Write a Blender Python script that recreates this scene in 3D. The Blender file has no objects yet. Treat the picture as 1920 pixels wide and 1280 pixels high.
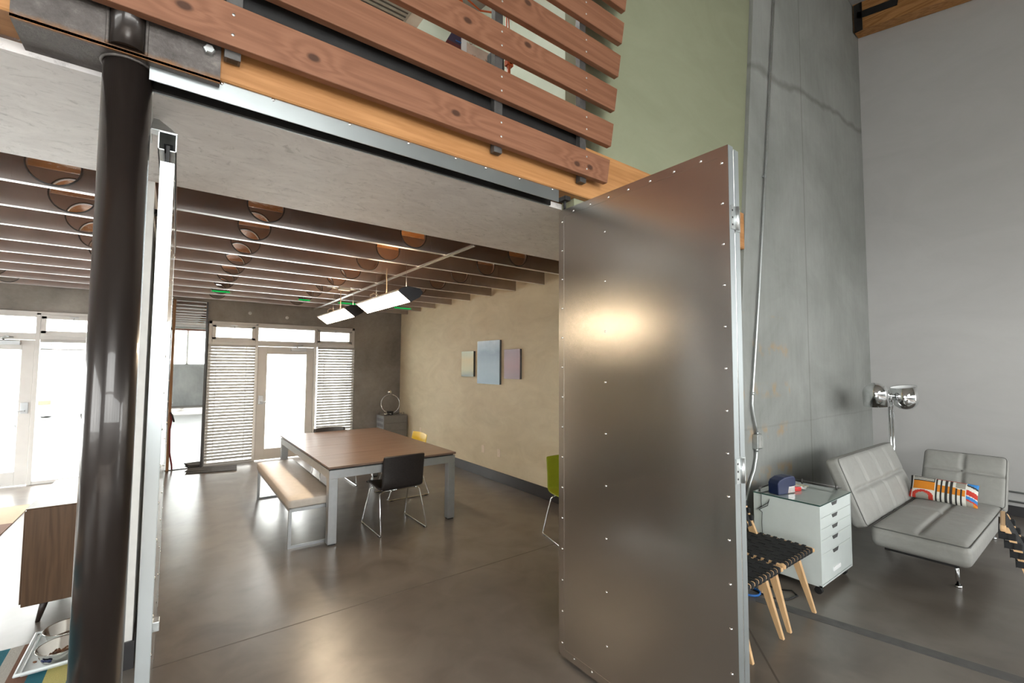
import bpy, bmesh, math, random
from mathutils import Vector, Matrix
random.seed(7)
SC = bpy.context.scene
COL = SC.collection
PI = math.pi

# ------------------------------------------------------------------ camera
def make_camera():
    f = 845.42
    yaw, pitch, roll = [math.radians(a) for a in (36.711, 3.173, 0.3287)]
    fw = Vector((math.sin(yaw)*math.cos(pitch), math.cos(yaw)*math.cos(pitch), math.sin(pitch)))
    r = Vector((math.cos(yaw), -math.sin(yaw), 0)); u = r.cross(fw)
    R = r*math.cos(roll) + u*math.sin(roll)
    U = -r*math.sin(roll) + u*math.cos(roll)
    cam = bpy.data.cameras.new('camera'); o = bpy.data.objects.new('camera', cam); COL.objects.link(o)
    m = Matrix((R, U, -fw)).transposed().to_4x4(); m.translation = Vector((0, 0, 1.75))
    o.matrix_world = m
    cam.sensor_width = 36; cam.lens = f/1920*36; cam.clip_start = .05; cam.clip_end = 300
    SC.camera = o
make_camera()
SC.view_settings.view_transform = 'Standard'; SC.view_settings.look = 'None'
SC.view_settings.gamma = 1; SC.view_settings.use_curve_mapping = False
SC.view_settings.exposure = 0.0
SC.cycles.use_denoising = True; SC.cycles.use_adaptive_sampling = False
SC.cycles.max_bounces = 10; SC.cycles.diffuse_bounces = 6; SC.cycles.glossy_bounces = 5
SC.cycles.transmission_bounces = 6; SC.cycles.transparent_max_bounces = 12
SC.cycles.sample_clamp_indirect = 40; SC.cycles.caustics_refractive = False; SC.cycles.caustics_reflective = True
SC.cycles.blur_glossy = 2.0

# ------------------------------------------------------------------ materials
class NT:
    def __init__(s, name):
        s.m = bpy.data.materials.new(name); s.m.use_nodes = True
        s.t = s.m.node_tree; s.t.nodes.clear()
        s.out = s.t.nodes.new('ShaderNodeOutputMaterial')
        s._co = None
    def n(s, typ, **k):
        nd = s.t.nodes.new(typ)
        for a, v in k.items(): setattr(nd, a, v)
        return nd
    def put(s, sock, v):
        if hasattr(v, 'is_linked'): s.t.links.new(v, sock)
        else:
            if isinstance(v, tuple) and len(v) == 3 and sock.type == 'RGBA': v = (*v, 1)
            sock.default_value = v
    def co(s):
        if s._co is None: s._co = s.n('ShaderNodeTexCoord').outputs['Object']
        return s._co
    def math(s, op, a, b=0.0, c=None):
        nd = s.n('ShaderNodeMath', operation=op); s.put(nd.inputs[0], a); s.put(nd.inputs[1], b)
        if c is not None: s.put(nd.inputs[2], c)
        return nd.outputs[0]
    def mapping(s, scale=(1, 1, 1), loc=(0, 0, 0), rot=(0, 0, 0), vec=None):
        nd = s.n('ShaderNodeMapping'); s.put(nd.inputs[0], vec if vec is not None else s.co())
        nd.inputs['Scale'].default_value = scale; nd.inputs['Location'].default_value = loc; nd.inputs['Rotation'].default_value = rot
        return nd.outputs[0]
    def noise(s, scale=5, detail=4, rough=.55, vec=None, dist=0):
        nd = s.n('ShaderNodeTexNoise'); s.put(nd.inputs['Vector'], vec if vec is not None else s.co())
        nd.inputs['Scale'].default_value = scale; nd.inputs['Detail'].default_value = detail
        nd.inputs['Roughness'].default_value = rough; nd.inputs['Distortion'].default_value = dist
        return nd.outputs[0]
    def ramp(s, f, stops):
        if len(stops) == 2:
            mr = s.n('ShaderNodeMapRange'); s.put(mr.inputs[0], f)
            mr.inputs[1].default_value = stops[0][0]; mr.inputs[2].default_value = stops[1][0]
            a, b = stops[0][1], stops[1][1]
            if not isinstance(a, tuple):
                mr.inputs[3].default_value = a; mr.inputs[4].default_value = b; return mr.outputs[0]
            return s.mix(mr.outputs[0], a, b)
        nd = s.n('ShaderNodeValToRGB'); s.put(nd.inputs[0], f); e = nd.color_ramp.elements
        while len(e) < len(stops): e.new(.5)
        for el, (p, c) in zip(e, stops):
            el.position = p; el.color = (*c, 1) if isinstance(c, tuple) else (c, c, c, 1)
        return nd.outputs[0]
    def mix(s, f, a, b, mode='MIX'):
        nd = s.n('ShaderNodeMix', data_type='RGBA', blend_type=mode)
        s.put(nd.inputs[0], f); s.put(nd.inputs[6], a); s.put(nd.inputs[7], b)
        return nd.outputs[2]
    def sep(s, v=None):
        nd = s.n('ShaderNodeSeparateXYZ'); s.put(nd.inputs[0], v if v is not None else s.co()); return nd.outputs
    def bump(s, h, strength=.2, dist=.01):
        nd = s.n('ShaderNodeBump'); s.put(nd.inputs['Height'], h); nd.inputs['Strength'].default_value = strength
        nd.inputs['Distance'].default_value = dist
        return nd.outputs[0]
    def pbsdf(s, col, rough=.5, metal=0.0, normal=None, coat=0, spec=.5, emis=None, es=0, sheen=0, aniso=0):
        p = s.n('ShaderNodeBsdfPrincipled')
        s.put(p.inputs['Base Color'], col); s.put(p.inputs['Roughness'], rough); s.put(p.inputs['Metallic'], metal)
        if normal is not None: s.put(p.inputs['Normal'], normal)
        p.inputs['Coat Weight'].default_value = coat; p.inputs['Specular IOR Level'].default_value = spec
        if sheen: p.inputs['Sheen Weight'].default_value = sheen
        if aniso: p.inputs['Anisotropic'].default_value = aniso
        if emis is not None:
            s.put(p.inputs['Emission Color'], emis); p.inputs['Emission Strength'].default_value = es
        s.t.links.new(p.outputs[0], s.out.inputs[0]); return p

def plain(name, c, rough=.5, metal=0, var=.12, scale=14, **k):
    """a colour with slight mottling"""
    q = NT(name)
    d = tuple(max(0, x*(1-var)) for x in c); l = tuple(min(1, x*(1+var)) for x in c)
    col = q.ramp(q.noise(scale, 3), [(.3, d), (.7, l)])
    q.pbsdf(col, rough, metal, **k); return q.m

def emit(name, c, st):
    q = NT(name); e = q.n('ShaderNodeEmission'); e.inputs[0].default_value = (*c, 1); e.inputs[1].default_value = st
    q.t.links.new(e.outputs[0], q.out.inputs[0]); return q.m

def thin_glass(name, tint=(.95, .97, .97), refl=.06):
    q = NT(name); a = q.n('ShaderNodeBsdfTransparent'); a.inputs[0].default_value = (*tint, 1)
    g = q.n('ShaderNodeBsdfGlossy'); g.inputs['Roughness'].default_value = .02
    m = q.n('ShaderNodeMixShader'); m.inputs[0].default_value = refl
    q.t.links.new(a.outputs[0], m.inputs[1]); q.t.links.new(g.outputs[0], m.inputs[2]); q.t.links.new(m.outputs[0], q.out.inputs[0])
    return q.m

def m_floor():
    q = NT('polished_concrete')
    big = q.noise(.55, 2, .5, dist=.3); mid = q.noise(3.2, 4, .55, dist=.5)
    col = q.ramp(big, [(.32, (.132, .111, .094)), (.68, (.186, .160, .137))])
    col = q.mix(q.ramp(mid, [(.38, 0.0), (.72, .7)]), col, (.072, .057, .047))
    rough = .285
    q.pbsdf(col, rough, 0, spec=.75); return q.m

def m_concrete(name, a=(.17, .165, .15), b=(.30, .295, .275), stains=False, vert=True):
    q = NT(name)
    n1 = q.noise(.9, 6, .62, dist=.5)
    n2 = q.noise(14, 5, .7, vec=q.mapping((1, 1, .12) if vert else (1, 1, 1)))
    n3 = q.noise(45, 3, .7)
    f = q.math('ADD', q.math('MULTIPLY', n1, .8), q.math('MULTIPLY', n2, .2))
    col = q.ramp(f, [(.33, a), (.66, b)])
    pits = q.ramp(n3, [(.66, 0.0), (.74, 1.0)])
    col = q.mix(q.math('MULTIPLY', pits, .35), col, tuple(x*.5 for x in a))
    if stains:
        x, y, z = q.sep()
        zz = q.math('MULTIPLY', q.math('SUBTRACT', z, -.35), 2.4)     # rows of rust spots
        row = q.math('ABSOLUTE', q.math('SUBTRACT', q.math('FRACT', zz), .5))
        row = q.ramp(row, [(.05, 1.0), (.22, 0.0)])
        band = q.math('MULTIPLY', q.ramp(z, [(.30, 0.0), (.42, 1.0)]), 1.0)
        lim = q.math('MULTIPLY', q.math('LESS_THAN', z, 2.3), q.math('LESS_THAN', x, 5.4))
        sp = q.ramp(q.noise(5.5, 3, .6, vec=q.mapping((1, 1, .8))), [(.50, 0.0), (.62, 1.0)])
        k = q.math('MULTIPLY', q.math('MULTIPLY', row, sp), q.math('MULTIPLY', lim, .5))
        col = q.mix(k, col, (.42, .25, .10))
        # form joints and one long crack
        j = q.math('ABSOLUTE', q.math('SUBTRACT', q.math('ADD', x, q.math('MULTIPLY', n1, .03)), 5.95))
        j = q.ramp(j, [(.004, 1.0), (.02, 0.0)])
        col = q.mix(q.math('MULTIPLY', j, .4), col, (.1, .095, .085))
        c = q.math('ABSOLUTE', q.math('ADD', q.math('SUBTRACT', z, 1.17), q.math('MULTIPLY', q.noise(2, 3), .03)))
        col = q.mix(q.math('MULTIPLY', q.ramp(c, [(.004, 1.0), (.015, 0.0)]), .15), col, (.1, .095, .085))
        c = q.math('ABSOLUTE', q.math('SUBTRACT', q.math('SUBTRACT', z, q.math('MULTIPLY', x, .12)), q.math('ADD', 4.18, q.math('MULTIPLY', q.noise(1.3, 4), .35))))
        col = q.mix(q.math('MULTIPLY', q.ramp(c, [(.01, 1.0), (.06, 0.0)]), .45), col, (.09, .085, .075))
    q.pbsdf(col, .82, 0, normal=q.bump(q.math('ADD', n3, n2), .12, .008), spec=.25); return q.m

def m_plaster(name, a, b, scale=2.2, rough=.6, bump=.06, streak=(1, 1, 2.2)):
    q = NT(name)
    n = q.noise(scale, 7, .68, vec=q.mapping(streak), dist=1.2); n2 = q.noise(scale*.4, 3)
    col = q.ramp(q.math('ADD', q.math('MULTIPLY', n, .6), q.math('MULTIPLY', n2, .4)), [(.34, a), (.64, b)])
    q.pbsdf(col, rough, 0, normal=q.bump(n, bump, .01), spec=.3); return q.m

def m_soffit():
    q = NT('trowelled_plaster')
    v = q.mapping((1.3, 2.0, 1))
    n = q.noise(2.4, 9, .72, vec=v, dist=1.6); st = q.ramp(q.noise(5.5, 8, .8, vec=v, dist=2.0), [(.54, 0.0), (.68, 1.0)])
    col = q.ramp(n, [(.35, (.74, .70, .69)), (.66, (.86, .825, .81))])
    col = q.mix(q.math('MULTIPLY', st, .6), col, (.36, .335, .32))
    q.pbsdf(col, .55, 0, normal=q.bump(n, .05, .01), spec=.35); return q.m

def m_wood(name, dark, light, axis=0, bands=38, knots=(), rough=.55, plane=(0, 2), k_r=.03, seed=0.0, contrast=1.0):
    """long-grain wood; knots = [(along, across), ...] in object space"""
    q = NT(name)
    xyz = q.sep(); A = xyz[plane[0]]; B = xyz[plane[1]]
    warp = None; spot = None; ring = None
    for (ka, kb) in knots:
        dx = q.math('SUBTRACT', A, ka); dz = q.math('SUBTRACT', B, kb)
        d = q.math('SQRT', q.math('ADD', q.math('MULTIPLY', q.math('MULTIPLY', dx, dx), .42), q.math('MULTIPLY', dz, dz)))
        s_ = q.ramp(d, [(k_r*.45, 1.0), (k_r*.8, 0.0)])
        w_ = q.math('MULTIPLY', q.math('POWER', 2.718, q.math('MULTIPLY', q.math('MULTIPLY', d, d), -220.0)), .05)
        spot = s_ if spot is None else q.math('MAXIMUM', spot, s_)
        w_ = q.math('MULTIPLY', w_, q.math('SIGN', dz))
        warp = w_ if warp is None else q.math('ADD', warp, w_)
    sc = [9.0, 9.0, 9.0]; sc[axis] = .55
    v = q.mapping(tuple(sc), loc=(seed, seed*.7, seed*.3))
    n = q.noise(1.0, 4, .55, vec=v, dist=.35)
    ph = q.math('ADD', q.math('MULTIPLY', n, 1.0), q.math('MULTIPLY', B, 1.6))
    if warp is not None: ph = q.math('ADD', ph, q.math('MULTIPLY', warp, 9.0))
    s1 = q.math('SINE', q.math('MULTIPLY', ph, float(bands)))
    fine = [70.0]*3; fine[axis] = 2.5
    fn = q.noise(1.0, 3, .6, vec=q.mapping(tuple(fine), loc=(seed, 0, 0)))
    f = q.math('ADD', q.math('MULTIPLY', q.math('ADD', q.math('MULTIPLY', s1, .5*contrast), .5), .45), q.math('MULTIPLY', fn, .55))
    big = [1.5]*3; big[axis] = .4
    f = q.math('ADD', q.math('MULTIPLY', f, .75), q.math('MULTIPLY', q.noise(1.0, 2, vec=q.mapping(tuple(big), loc=(seed*2, 0, 0))), .3))
    col = q.ramp(f, [(.28, dark), (.78, light)])
    if spot is not None: col = q.mix(q.math('MULTIPLY', spot, .9), col, tuple(x*.28 for x in dark))
    q.pbsdf(col, rough, 0, normal=q.bump(f, .06, .004), spec=.3); return q.m

def m_galv(name, c=(.52, .53, .53), r0=.26, r1=.42, scale=3.0, brushed=None, aniso=0.0):
    q = NT(name)
    n = q.noise(scale, 5, .6, dist=.8)
    n2 = q.noise(1.0, 3, .6, vec=q.mapping(brushed or (90, 90, 3)))
    col = q.ramp(n, [(.3, tuple(x*.86 for x in c)), (.7, tuple(min(1, x*1.1) for x in c))])
    r = q.ramp(q.math('ADD', q.math('MULTIPLY', n, .6), q.math('MULTIPLY', n2, .4)), [(.3, r0), (.7, r1)])
    q.pbsdf(col, r, 1.0, aniso=aniso); return q.m

def m_rusty():
    """dark mill-scale steel with rust on edges and welds"""
    q = NT('rusted_steel')
    n = q.noise(12, 8, .75); n2 = q.noise(60, 4, .7)
    col = q.ramp(n, [(.3, (.055, .046, .042)), (.55, (.12, .105, .098)), (.75, (.24, .215, .20))])
    x, y, z = q.sep()
    edge = q.ramp(q.math('ADD', q.math('SUBTRACT', z, 2.884), q.math('MULTIPLY', n, .03)), [(.020, 1.0), (.045, 0.0)])
    edge = q.math('MULTIPLY', edge, q.math('LESS_THAN', y, 2.128-2.215))
    r = q.math('MAXIMUM', edge, q.ramp(n, [(.70, 0.0), (.82, .8)]))
    col = q.mix(q.math('MULTIPLY', r, q.ramp(n2, [(.3, .5), (.6, 1.0)])), col, (.27, .12, .035))
    q.pbsdf(col, q.ramp(n, [(.3, .42), (.7, .65)]), .45, normal=q.bump(n2, .25, .006)); return q.m

MT = {}
def setup_materials():
    d = MT
    d['floor'] = m_floor()
    d['concrete'] = m_concrete('tilt_up_concrete', (.22, .225, .212), (.33, .335, .32), stains=True)
    d['concrete_dark'] = m_concrete('back_wall_concrete', (.20, .182, .162), (.38, .352, .318), vert=False)
    d['concrete_far'] = m_concrete('rear_concrete', (.30, .31, .31), (.46, .47, .47))
    d['cream'] = m_plaster('cream_plaster', (.64, .55, .385), (.78, .69, .505), 1.6)
    d['green'] = m_plaster('sage_green_plaster', (.245, .255, .168), (.285, .295, .20), 1.2, .7, .03)
    d['palegreen'] = m_plaster('pale_green_paint', (.56, .62, .54), (.64, .69, .61), 1.0, .7, .02)
    d['greywall'] = m_plaster('grey_white_paint', (.44, .43, .42), (.49, .48, .47), .8, .7, .02)
    d['white'] = plain('white_paint', (.72, .70, .67), .6, var=.04)
    d['soffit'] = m_soffit()
    q = NT('orange_deck_membrane'); n = q.noise(3, 4); sc = q.ramp(q.noise(7, 5, .7, dist=2.5), [(.56, 0.0), (.60, 1.0), (.63, 1.0), (.67, 0.0)])
    col = q.ramp(n, [(.3, (.30, .105, .022)), (.7, (.50, .20, .05))]); q.pbsdf(q.mix(q.math('MULTIPLY', sc, .55), col, (.62, .52, .46)), .45); d['deck'] = q.m
    d['roof'] = plain('pale_roof_deck', (.30, .285, .27), .7, 0, .15, 3)
    d['joist'] = m_galv('galvanised_joist_steel', (.47, .42, .395), .34, .5, 2.0, (3, 60, 60))  # brownish reflection on the webs is put into this colour
    d['flange'] = m_galv('window_lit_steel', (.72, .72, .72), .29, .38, 2.0, (3, 60, 60))  # same steel, paler: window reflections put into the colour
    d['galv'] = plain('galvanised_sheet', (.50, .535, .54), .3, 1.0, .06, 3)
    q = NT('brushed_door_sheet'); n = q.noise(.8, 2, .5)
    q.pbsdf(q.ramp(n, [(.3, (.52, .495, .47)), (.7, (.58, .555, .53))]), q.ramp(n, [(.3, .215), (.7, .255)]), 1.0); d['door_metal'] = q.m
    d['door_edge'] = plain('door_edge_steel', (.50, .53, .54), .30, 1.0, .04, 2)
    d['slide_metal'] = plain('polished_sliding_sheet', (.60, .60, .59), .19, 1.0, .04, 2)
    d['end_strip'] = plain('satin_end_strip', (.36, .385, .39), .48, .9, .05, 2)
    d['zinc'] = plain('zinc_plate', (.56, .58, .58), .38, 1.0, .06, 30)
    d['chrome'] = plain('chrome', (.80, .81, .82), .06, 1.0, .02)
    d['satin'] = plain('satin_silver_paint', (.50, .515, .53), .38, .75, .05)
    d['steel_dark'] = None
    q = NT('oiled_black_pipe'); n = q.noise(4, 4, .6, vec=q.mapping((1, 1, .2))); n2 = q.noise(50, 4, .7)
    col = q.ramp(n, [(.3, (.020, .0145, .0125)), (.75, (.040, .030, .026))])
    q.pbsdf(col, q.ramp(n, [(.3, .285), (.7, .33)]), .45, spec=.6, coat=.45); d['pipe'] = q.m
    d['rusty'] = m_rusty()
    d['black_steel'] = plain('black_channel_steel', (.018, .017, .017), .5, .3, .3, 9)
    d['post_steel'] = plain('grey_tube_steel', (.12, .115, .112), .45, .6, .3, 12)
    d['beam'] = m_wood('laminated_fir', (.34, .15, .05), (.53, .265, .105), 0, 30, rough=.5, plane=(0, 2), contrast=.7)
    d['roofbeam'] = m_wood('roof_beam_fir', (.26, .11, .035), (.48, .24, .09), 1, 60, plane=(1, 2))
    d['walnut'] = m_wood('walnut_veneer', (.125, .078, .055), (.225, .155, .118), 0, 30, rough=.3, plane=(0, 1), contrast=.6)
    d['credenza'] = m_wood('credenza_walnut', (.058, .032, .018), (.115, .068, .040), 2, 40, rough=.33, plane=(2, 0), contrast=.6)
    d['maple'] = m_wood('pale_maple', (.50, .30, .145), (.70, .46, .25), 2, 30, rough=.4, plane=(2, 0), contrast=.5)
    d['maple_x'] = m_wood('pale_maple_rail', (.50, .30, .145), (.70, .46, .25), 0, 30, rough=.4, contrast=.5)
    d['webbing'] = plain('black_cotton_webbing', (.009, .009, .010), .85, 0, .5, 300)
    d['black'] = plain('black_plastic', (.012, .012, .013), .4)
    d['rubber'] = plain('black_rubber', (.02, .02, .02), .7)
    d['base'] = plain('dark_rubber_base', (.040, .038, .040), .35, 0, .2, 3)
    d['leather'] = plain('black_leather', (.022, .018, .017), .42, 0, .25, 60)
    d['yellow'] = plain('yellow_shell', (.74, .53, .035), .35, 0, .05)
    d['lime'] = plain('lime_green_shell', (.31, .34, .018), .35, 0, .06)
    q = NT('grey_sofa_leather'); n = q.noise(9, 5, .65, vec=q.mapping((1, 1, 1)), dist=1.0)
    q.pbsdf(q.ramp(n, [(.3, (.275, .27, .252)), (.7, (.315, .31, .292))]), .55, 0, normal=q.bump(n, .12, .02), spec=.35); d['sofa'] = q.m
    d['piping'] = plain('dark_piping', (.12, .118, .11), .6)
    d['bench'] = plain('cream_bench_vinyl', (.56, .50, .435), .5, 0, .05, 20)
    d['cab_white'] = plain('white_lacquer', (.58, .62, .605), .35, 0, .02)
    d['cab_gap'] = plain('drawer_recess', (.06, .06, .06), .6)
    q = NT('grey_glass_top'); p = q.pbsdf(q.ramp(q.noise(3, 2), [(.3, (.25, .29, .27)), (.7, (.29, .33, .31))]), .08, 0, spec=.8, coat=.5); d['glass_top'] = q.m
    d['glass_edge'] = plain('green_glass_edge', (.015, .06, .05), .15)
    d['file_grey'] = plain('grey_steel_cabinet', (.205, .195, .185), .45, .1, .06)
    d['file_side'] = plain('blue_grey_perforated_side', (.30, .32, .345), .45, .1, .06)
    d['frame'] = plain('white_aluminium_frame', (.62, .60, .575), .45, 0, .04, 5)
    d['blind'] = plain('white_blind_slat', (.42, .405, .385), .5, 0, .03)
    d['pane'] = thin_glass('window_glass')
    d['navy'] = plain('navy_plastic', (.004, .012, .06), .4, 0, .1)
    d['smoke'] = None
    q = NT('smoked_clear_plastic'); q.pbsdf(q.ramp(q.noise(30, 3), [(.3, (.05, .03, .022)), (.7, (.15, .085, .06))]), .1, 0, coat=.5); d['smoke'] = q.m
    d['red'] = plain('red_plastic', (.62, .02, .02), .35)
    d['paper'] = plain('white_paper', (.80, .80, .80), .8, 0, .03)
    d['card'] = plain('printed_card', (.50, .46, .34), .6, 0, .5, 40)
    d['blue'] = plain('blue_cable', (.02, .13, .42), .4)
    d['orange'] = plain('orange_enamel', (.55, .10, .025), .35)
    d['pink'] = plain('pale_pink_canvas', (.62, .50, .43), .7, 0, .2, 8)
    d['navycanvas'] = None
    d['cream_cable'] = plain('clear_cord', (.55, .45, .33), .4)
    d['ivory'] = plain('ivory_outlet', (.82, .70, .57), .4, 0, .03)
    d['lamp_dark'] = plain('charcoal_lamp_housing', (.045, .045, .05), .45, .4, .1)
    d['lamp_glow'] = emit('lamp_diffuser', (1.0, .79, .55), 50.0)
    d['lamp_up'] = emit('lamp_uplight', (1.0, .74, .48), 16.0)
    d['led'] = emit('green_led', (.02, 1.0, .18), .45)
    d['lampwhite'] = plain('white_enamel_inside', (.85, .85, .85), .5, 0, .01)
    d['mat'] = plain('grey_door_mat', (.085, .08, .078), .9, 0, .4, 120)
    q = NT('mirror_glass'); q.pbsdf((.86, .89, .88), .015, 1.0); d['mirror'] = q.m
    d['mirror_frame'] = m_wood('mirror_frame_wood', (.22, .115, .05), (.36, .20, .095), 2, 20, plane=(2, 0))
    d['leash'] = plain('dark_red_strap', (.16, .012, .018), .7)
    d['tape'] = plain('grey_floor_strip', (.085, .082, .080), .6, 0, .2)
    d['joint'] = plain('dark_joint', (.088, .072, .060), .5)
    d['tray'] = plain('frosted_plastic_tray', (.66, .70, .70), .25, 0, .04)
    d['bowl'] = plain('polished_steel_bowl', (.70, .68, .64), .16, 1.0, .06)
    d['kibble'] = plain('brown_kibble', (.13, .055, .025), .8, 0, .4, 40)
    d['darkwood'] = plain('dark_stained_wood', (.028, .018, .014), .4)
    d['vent'] = plain('grey_vent_metal', (.42, .42, .40), .45, .3)
    d['asphalt'] = m_concrete('pale_paving', (.62, .62, .60), (.74, .74, .72), vert=False)
    d['yard'] = m_concrete('grey_asphalt', (.10, .10, .10), (.16, .16, .155), vert=False)
    d['carpaint'] = plain('silver_car_paint', (.62, .64, .66), .25, .3, .03)
    d['carpaint2'] = plain('white_car_paint', (.78, .78, .78), .25, 0, .03)
    d['tyre'] = plain('tyre_rubber', (.02, .02, .02), .8)
    d['carglass'] = plain('dark_car_glass', (.05, .06, .07), .1)
    d['taillight'] = plain('red_lens', (.5, .05, .03), .2)
    d['stucco'] = plain('white_stucco', (.7, .7, .68), .8, 0, .05)
    d['darkred'] = plain('painted_red_beam', (.20, .075, .05), .6)
    # rug stripes
    def stripes(name, axis, stops):
        q = NT(name); c = q.sep()[axis]
        lo, hi = stops[0][0], stops[-1][0]
        f = q.math('DIVIDE', q.math('SUBTRACT', c, lo), hi-lo)
        nd = q.n('ShaderNodeValToRGB'); q.put(nd.inputs[0], f); nd.color_ramp.interpolation = 'CONSTANT'
        e = nd.color_ramp.elements
        while len(e) < len(stops)-1: e.new(.5)
        for el, (p, cc) in zip(e, stops): el.position = (p-lo)/(hi-lo); el.color = (*cc, 1)
        n = q.noise(160, 2)
        col = q.mix(q.math('MULTIPLY', n, .35), nd.outputs[0], (.1, .09, .08))
        q.pbsdf(col, .95, 0, normal=q.bump(n, .4, .006), spec=.1); return q.m
    teal, grey, brown, yel, cream = (.015, .13, .17), (.40, .38, .34), (.17, .085, .055), (.50, .44, .16), (.55, .44, .31)
    d['rug1'] = stripes('striped_wool_rug', 0, [(-2.4, cream), (-2.0, brown), (-1.75, teal), (-1.4, grey), (-1.25, brown), (-1.05, teal), (-.745, grey), (-.683, brown), (-.60, teal), (-.52, yel), (-.42, teal), (-.36, grey), (-.2, grey)])
    d['rug2'] = stripes('pale_striped_rug', 1, [(5.0, cream), (5.6, brown), (6.0, teal), (6.3, grey), (6.7, (.30, .20, .16)), (7.29, (.62, .50, .36)), (8.11, cream), (8.2, cream)])
setup_materials()

# ------------------------------------------------------------------ mesh builder
WLOC = {}
class MB:
    def __init__(s): s.bm = bmesh.new()
    def _merge(s, tb, slot=0, smooth=False):
        for f in tb.faces: f.material_index = slot; f.smooth = smooth
        me = bpy.data.meshes.new('tmp'); tb.to_mesh(me); tb.free(); s.bm.from_mesh(me); bpy.data.meshes.remove(me); return s
    def box(s, a, b, bev=0, seg=2, slot=0, rot=None, piv=None):
        tb = bmesh.new(); bmesh.ops.create_cube(tb, size=1)
        a, b = Vector(a), Vector(b); c = (a+b)/2; d = b-a
        for v in tb.verts: v.co = Vector((v.co.x*d.x, v.co.y*d.y, v.co.z*d.z)) + c
        if bev: bmesh.ops.bevel(tb, geom=tb.edges[:], offset=bev, segments=seg, affect='EDGES', profile=.5)
        if rot is not None:
            p = Vector(piv) if piv is not None else c
            bmesh.ops.transform(tb, matrix=Matrix.Translation(p) @ rot.to_4x4() @ Matrix.Translation(-p), verts=tb.verts)
        return s._merge(tb, slot)
    def rod(s, p0, p1, r, r1=None, n=16, slot=0, smooth=True):
        p0, p1 = Vector(p0), Vector(p1); d = p1-p0; L = d.length
        tb = bmesh.new(); bmesh.ops.create_cone(tb, cap_ends=True, segments=n, radius1=r, radius2=r if r1 is None else r1, depth=L)
        q = Vector((0, 0, 1)).rotation_difference(d.normalized())
        bmesh.ops.transform(tb, matrix=Matrix.Translation((p0+p1)/2) @ q.to_matrix().to_4x4(), verts=tb.verts)
        for f in tb.faces: f.material_index = slot; f.smooth = smooth and len(f.verts) == 4
        me = bpy.data.meshes.new('tmp'); tb.to_mesh(me); tb.free(); s.bm.from_mesh(me); bpy.data.meshes.remove(me); return s
    def path(s, pts, r, n=8, slot=0, closed=False):
        pts = [Vector(p) for p in pts]; tb = bmesh.new(); rings = []
        N = len(pts); up = None
        for i, p in enumerate(pts):
            a = pts[i-1] if (i > 0 or closed) else None; b = pts[(i+1) % N] if (i < N-1 or closed) else None
            t = Vector((0, 0, 0))
            if a is not None: t += (p-a).normalized()
            if b is not None: t += (b-p).normalized()
            t.normalize()
            if up is None:
                up = Vector((0, 0, 1)) if abs(t.z) < .9 else Vector((1, 0, 0))
            x = t.cross(up); 
            if x.length < 1e-4: x = t.cross(Vector((0, 1, 0)))
            x.normalize(); y = x.cross(t).normalized(); up = y
            sc = 1.0
            if a is not None and b is not None:
                c = max(.5, math.sqrt(max(0, (1+(p-a).normalized().dot((b-p).normalized()))/2))); sc = 1/c
            rings.append([tb.verts.new(p + (x*math.cos(2*PI*k/n) + y*math.sin(2*PI*k/n))*r*(sc if n > 4 else sc)) for k in range(n)])
        M_ = N if closed else N-1
        for i in range(M_):
            A, B = rings[i], rings[(i+1) % N]
            for k in range(n): tb.faces.new((A[k], A[(k+1) % n], B[(k+1) % n], B[k]))
        if not closed:
            tb.faces.new(rings[0][::-1]); tb.faces.new(rings[-1])
        bmesh.ops.recalc_face_normals(tb, faces=tb.faces)
        return s._merge(tb, slot, True)
    def lathe(s, prof, o=(0, 0, 0), axis=(0, 0, 1), n=32, slot=0, smooth=True):
        tb = bmesh.new(); rings = []
        for (r, z) in prof:
            if r < 1e-6: rings.append([tb.verts.new((0, 0, z))])
            else: rings.append([tb.verts.new((r*math.cos(2*PI*k/n), r*math.sin(2*PI*k/n), z)) for k in range(n)])
        for A, B in zip(rings, rings[1:]):
            for k in range(n):
                k2 = (k+1) % n
                if len(A) == 1 and len(B) == 1: continue
                if len(A) == 1: tb.faces.new((A[0], B[k], B[k2]))
                elif len(B) == 1: tb.faces.new((A[k], B[0], A[k2]))
                else: tb.faces.new((A[k], B[k], B[k2], A[k2]))
        bmesh.ops.recalc_face_normals(tb, faces=tb.faces)
        q = Vector((0, 0, 1)).rotation_difference(Vector(axis).normalized())
        bmesh.ops.transform(tb, matrix=Matrix.Translation(o) @ q.to_matrix().to_4x4(), verts=tb.verts)
        return s._merge(tb, slot, smooth)
    def prism(s, poly, f0, f1, slot=0, smooth=False):
        """poly: 2-D points; f0, f1 map a 2-D point to 3-D for the two end faces"""
        tb = bmesh.new(); A = [tb.verts.new(f0(*p)) for p in poly]; B = [tb.verts.new(f1(*p)) for p in poly]; n = len(poly)
        tb.faces.new(A[::-1]); tb.faces.new(B)
        for k in range(n): tb.faces.new((A[k], A[(k+1) % n], B[(k+1) % n], B[k]))
        bmesh.ops.recalc_face_normals(tb, faces=tb.faces)
        return s._merge(tb, slot, smooth)
    def hexa(s, bot, top, slot=0):
        """box from 4 bottom and 4 top points"""
        tb = bmesh.new(); A = [tb.verts.new(p) for p in bot]; B = [tb.verts.new(p) for p in top]
        tb.faces.new(A[::-1]); tb.faces.new(B)
        for k in range(4): tb.faces.new((A[k], A[(k+1) % 4], B[(k+1) % 4], B[k]))
        bmesh.ops.recalc_face_normals(tb, faces=tb.faces)
        return s._merge(tb, slot)
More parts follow.
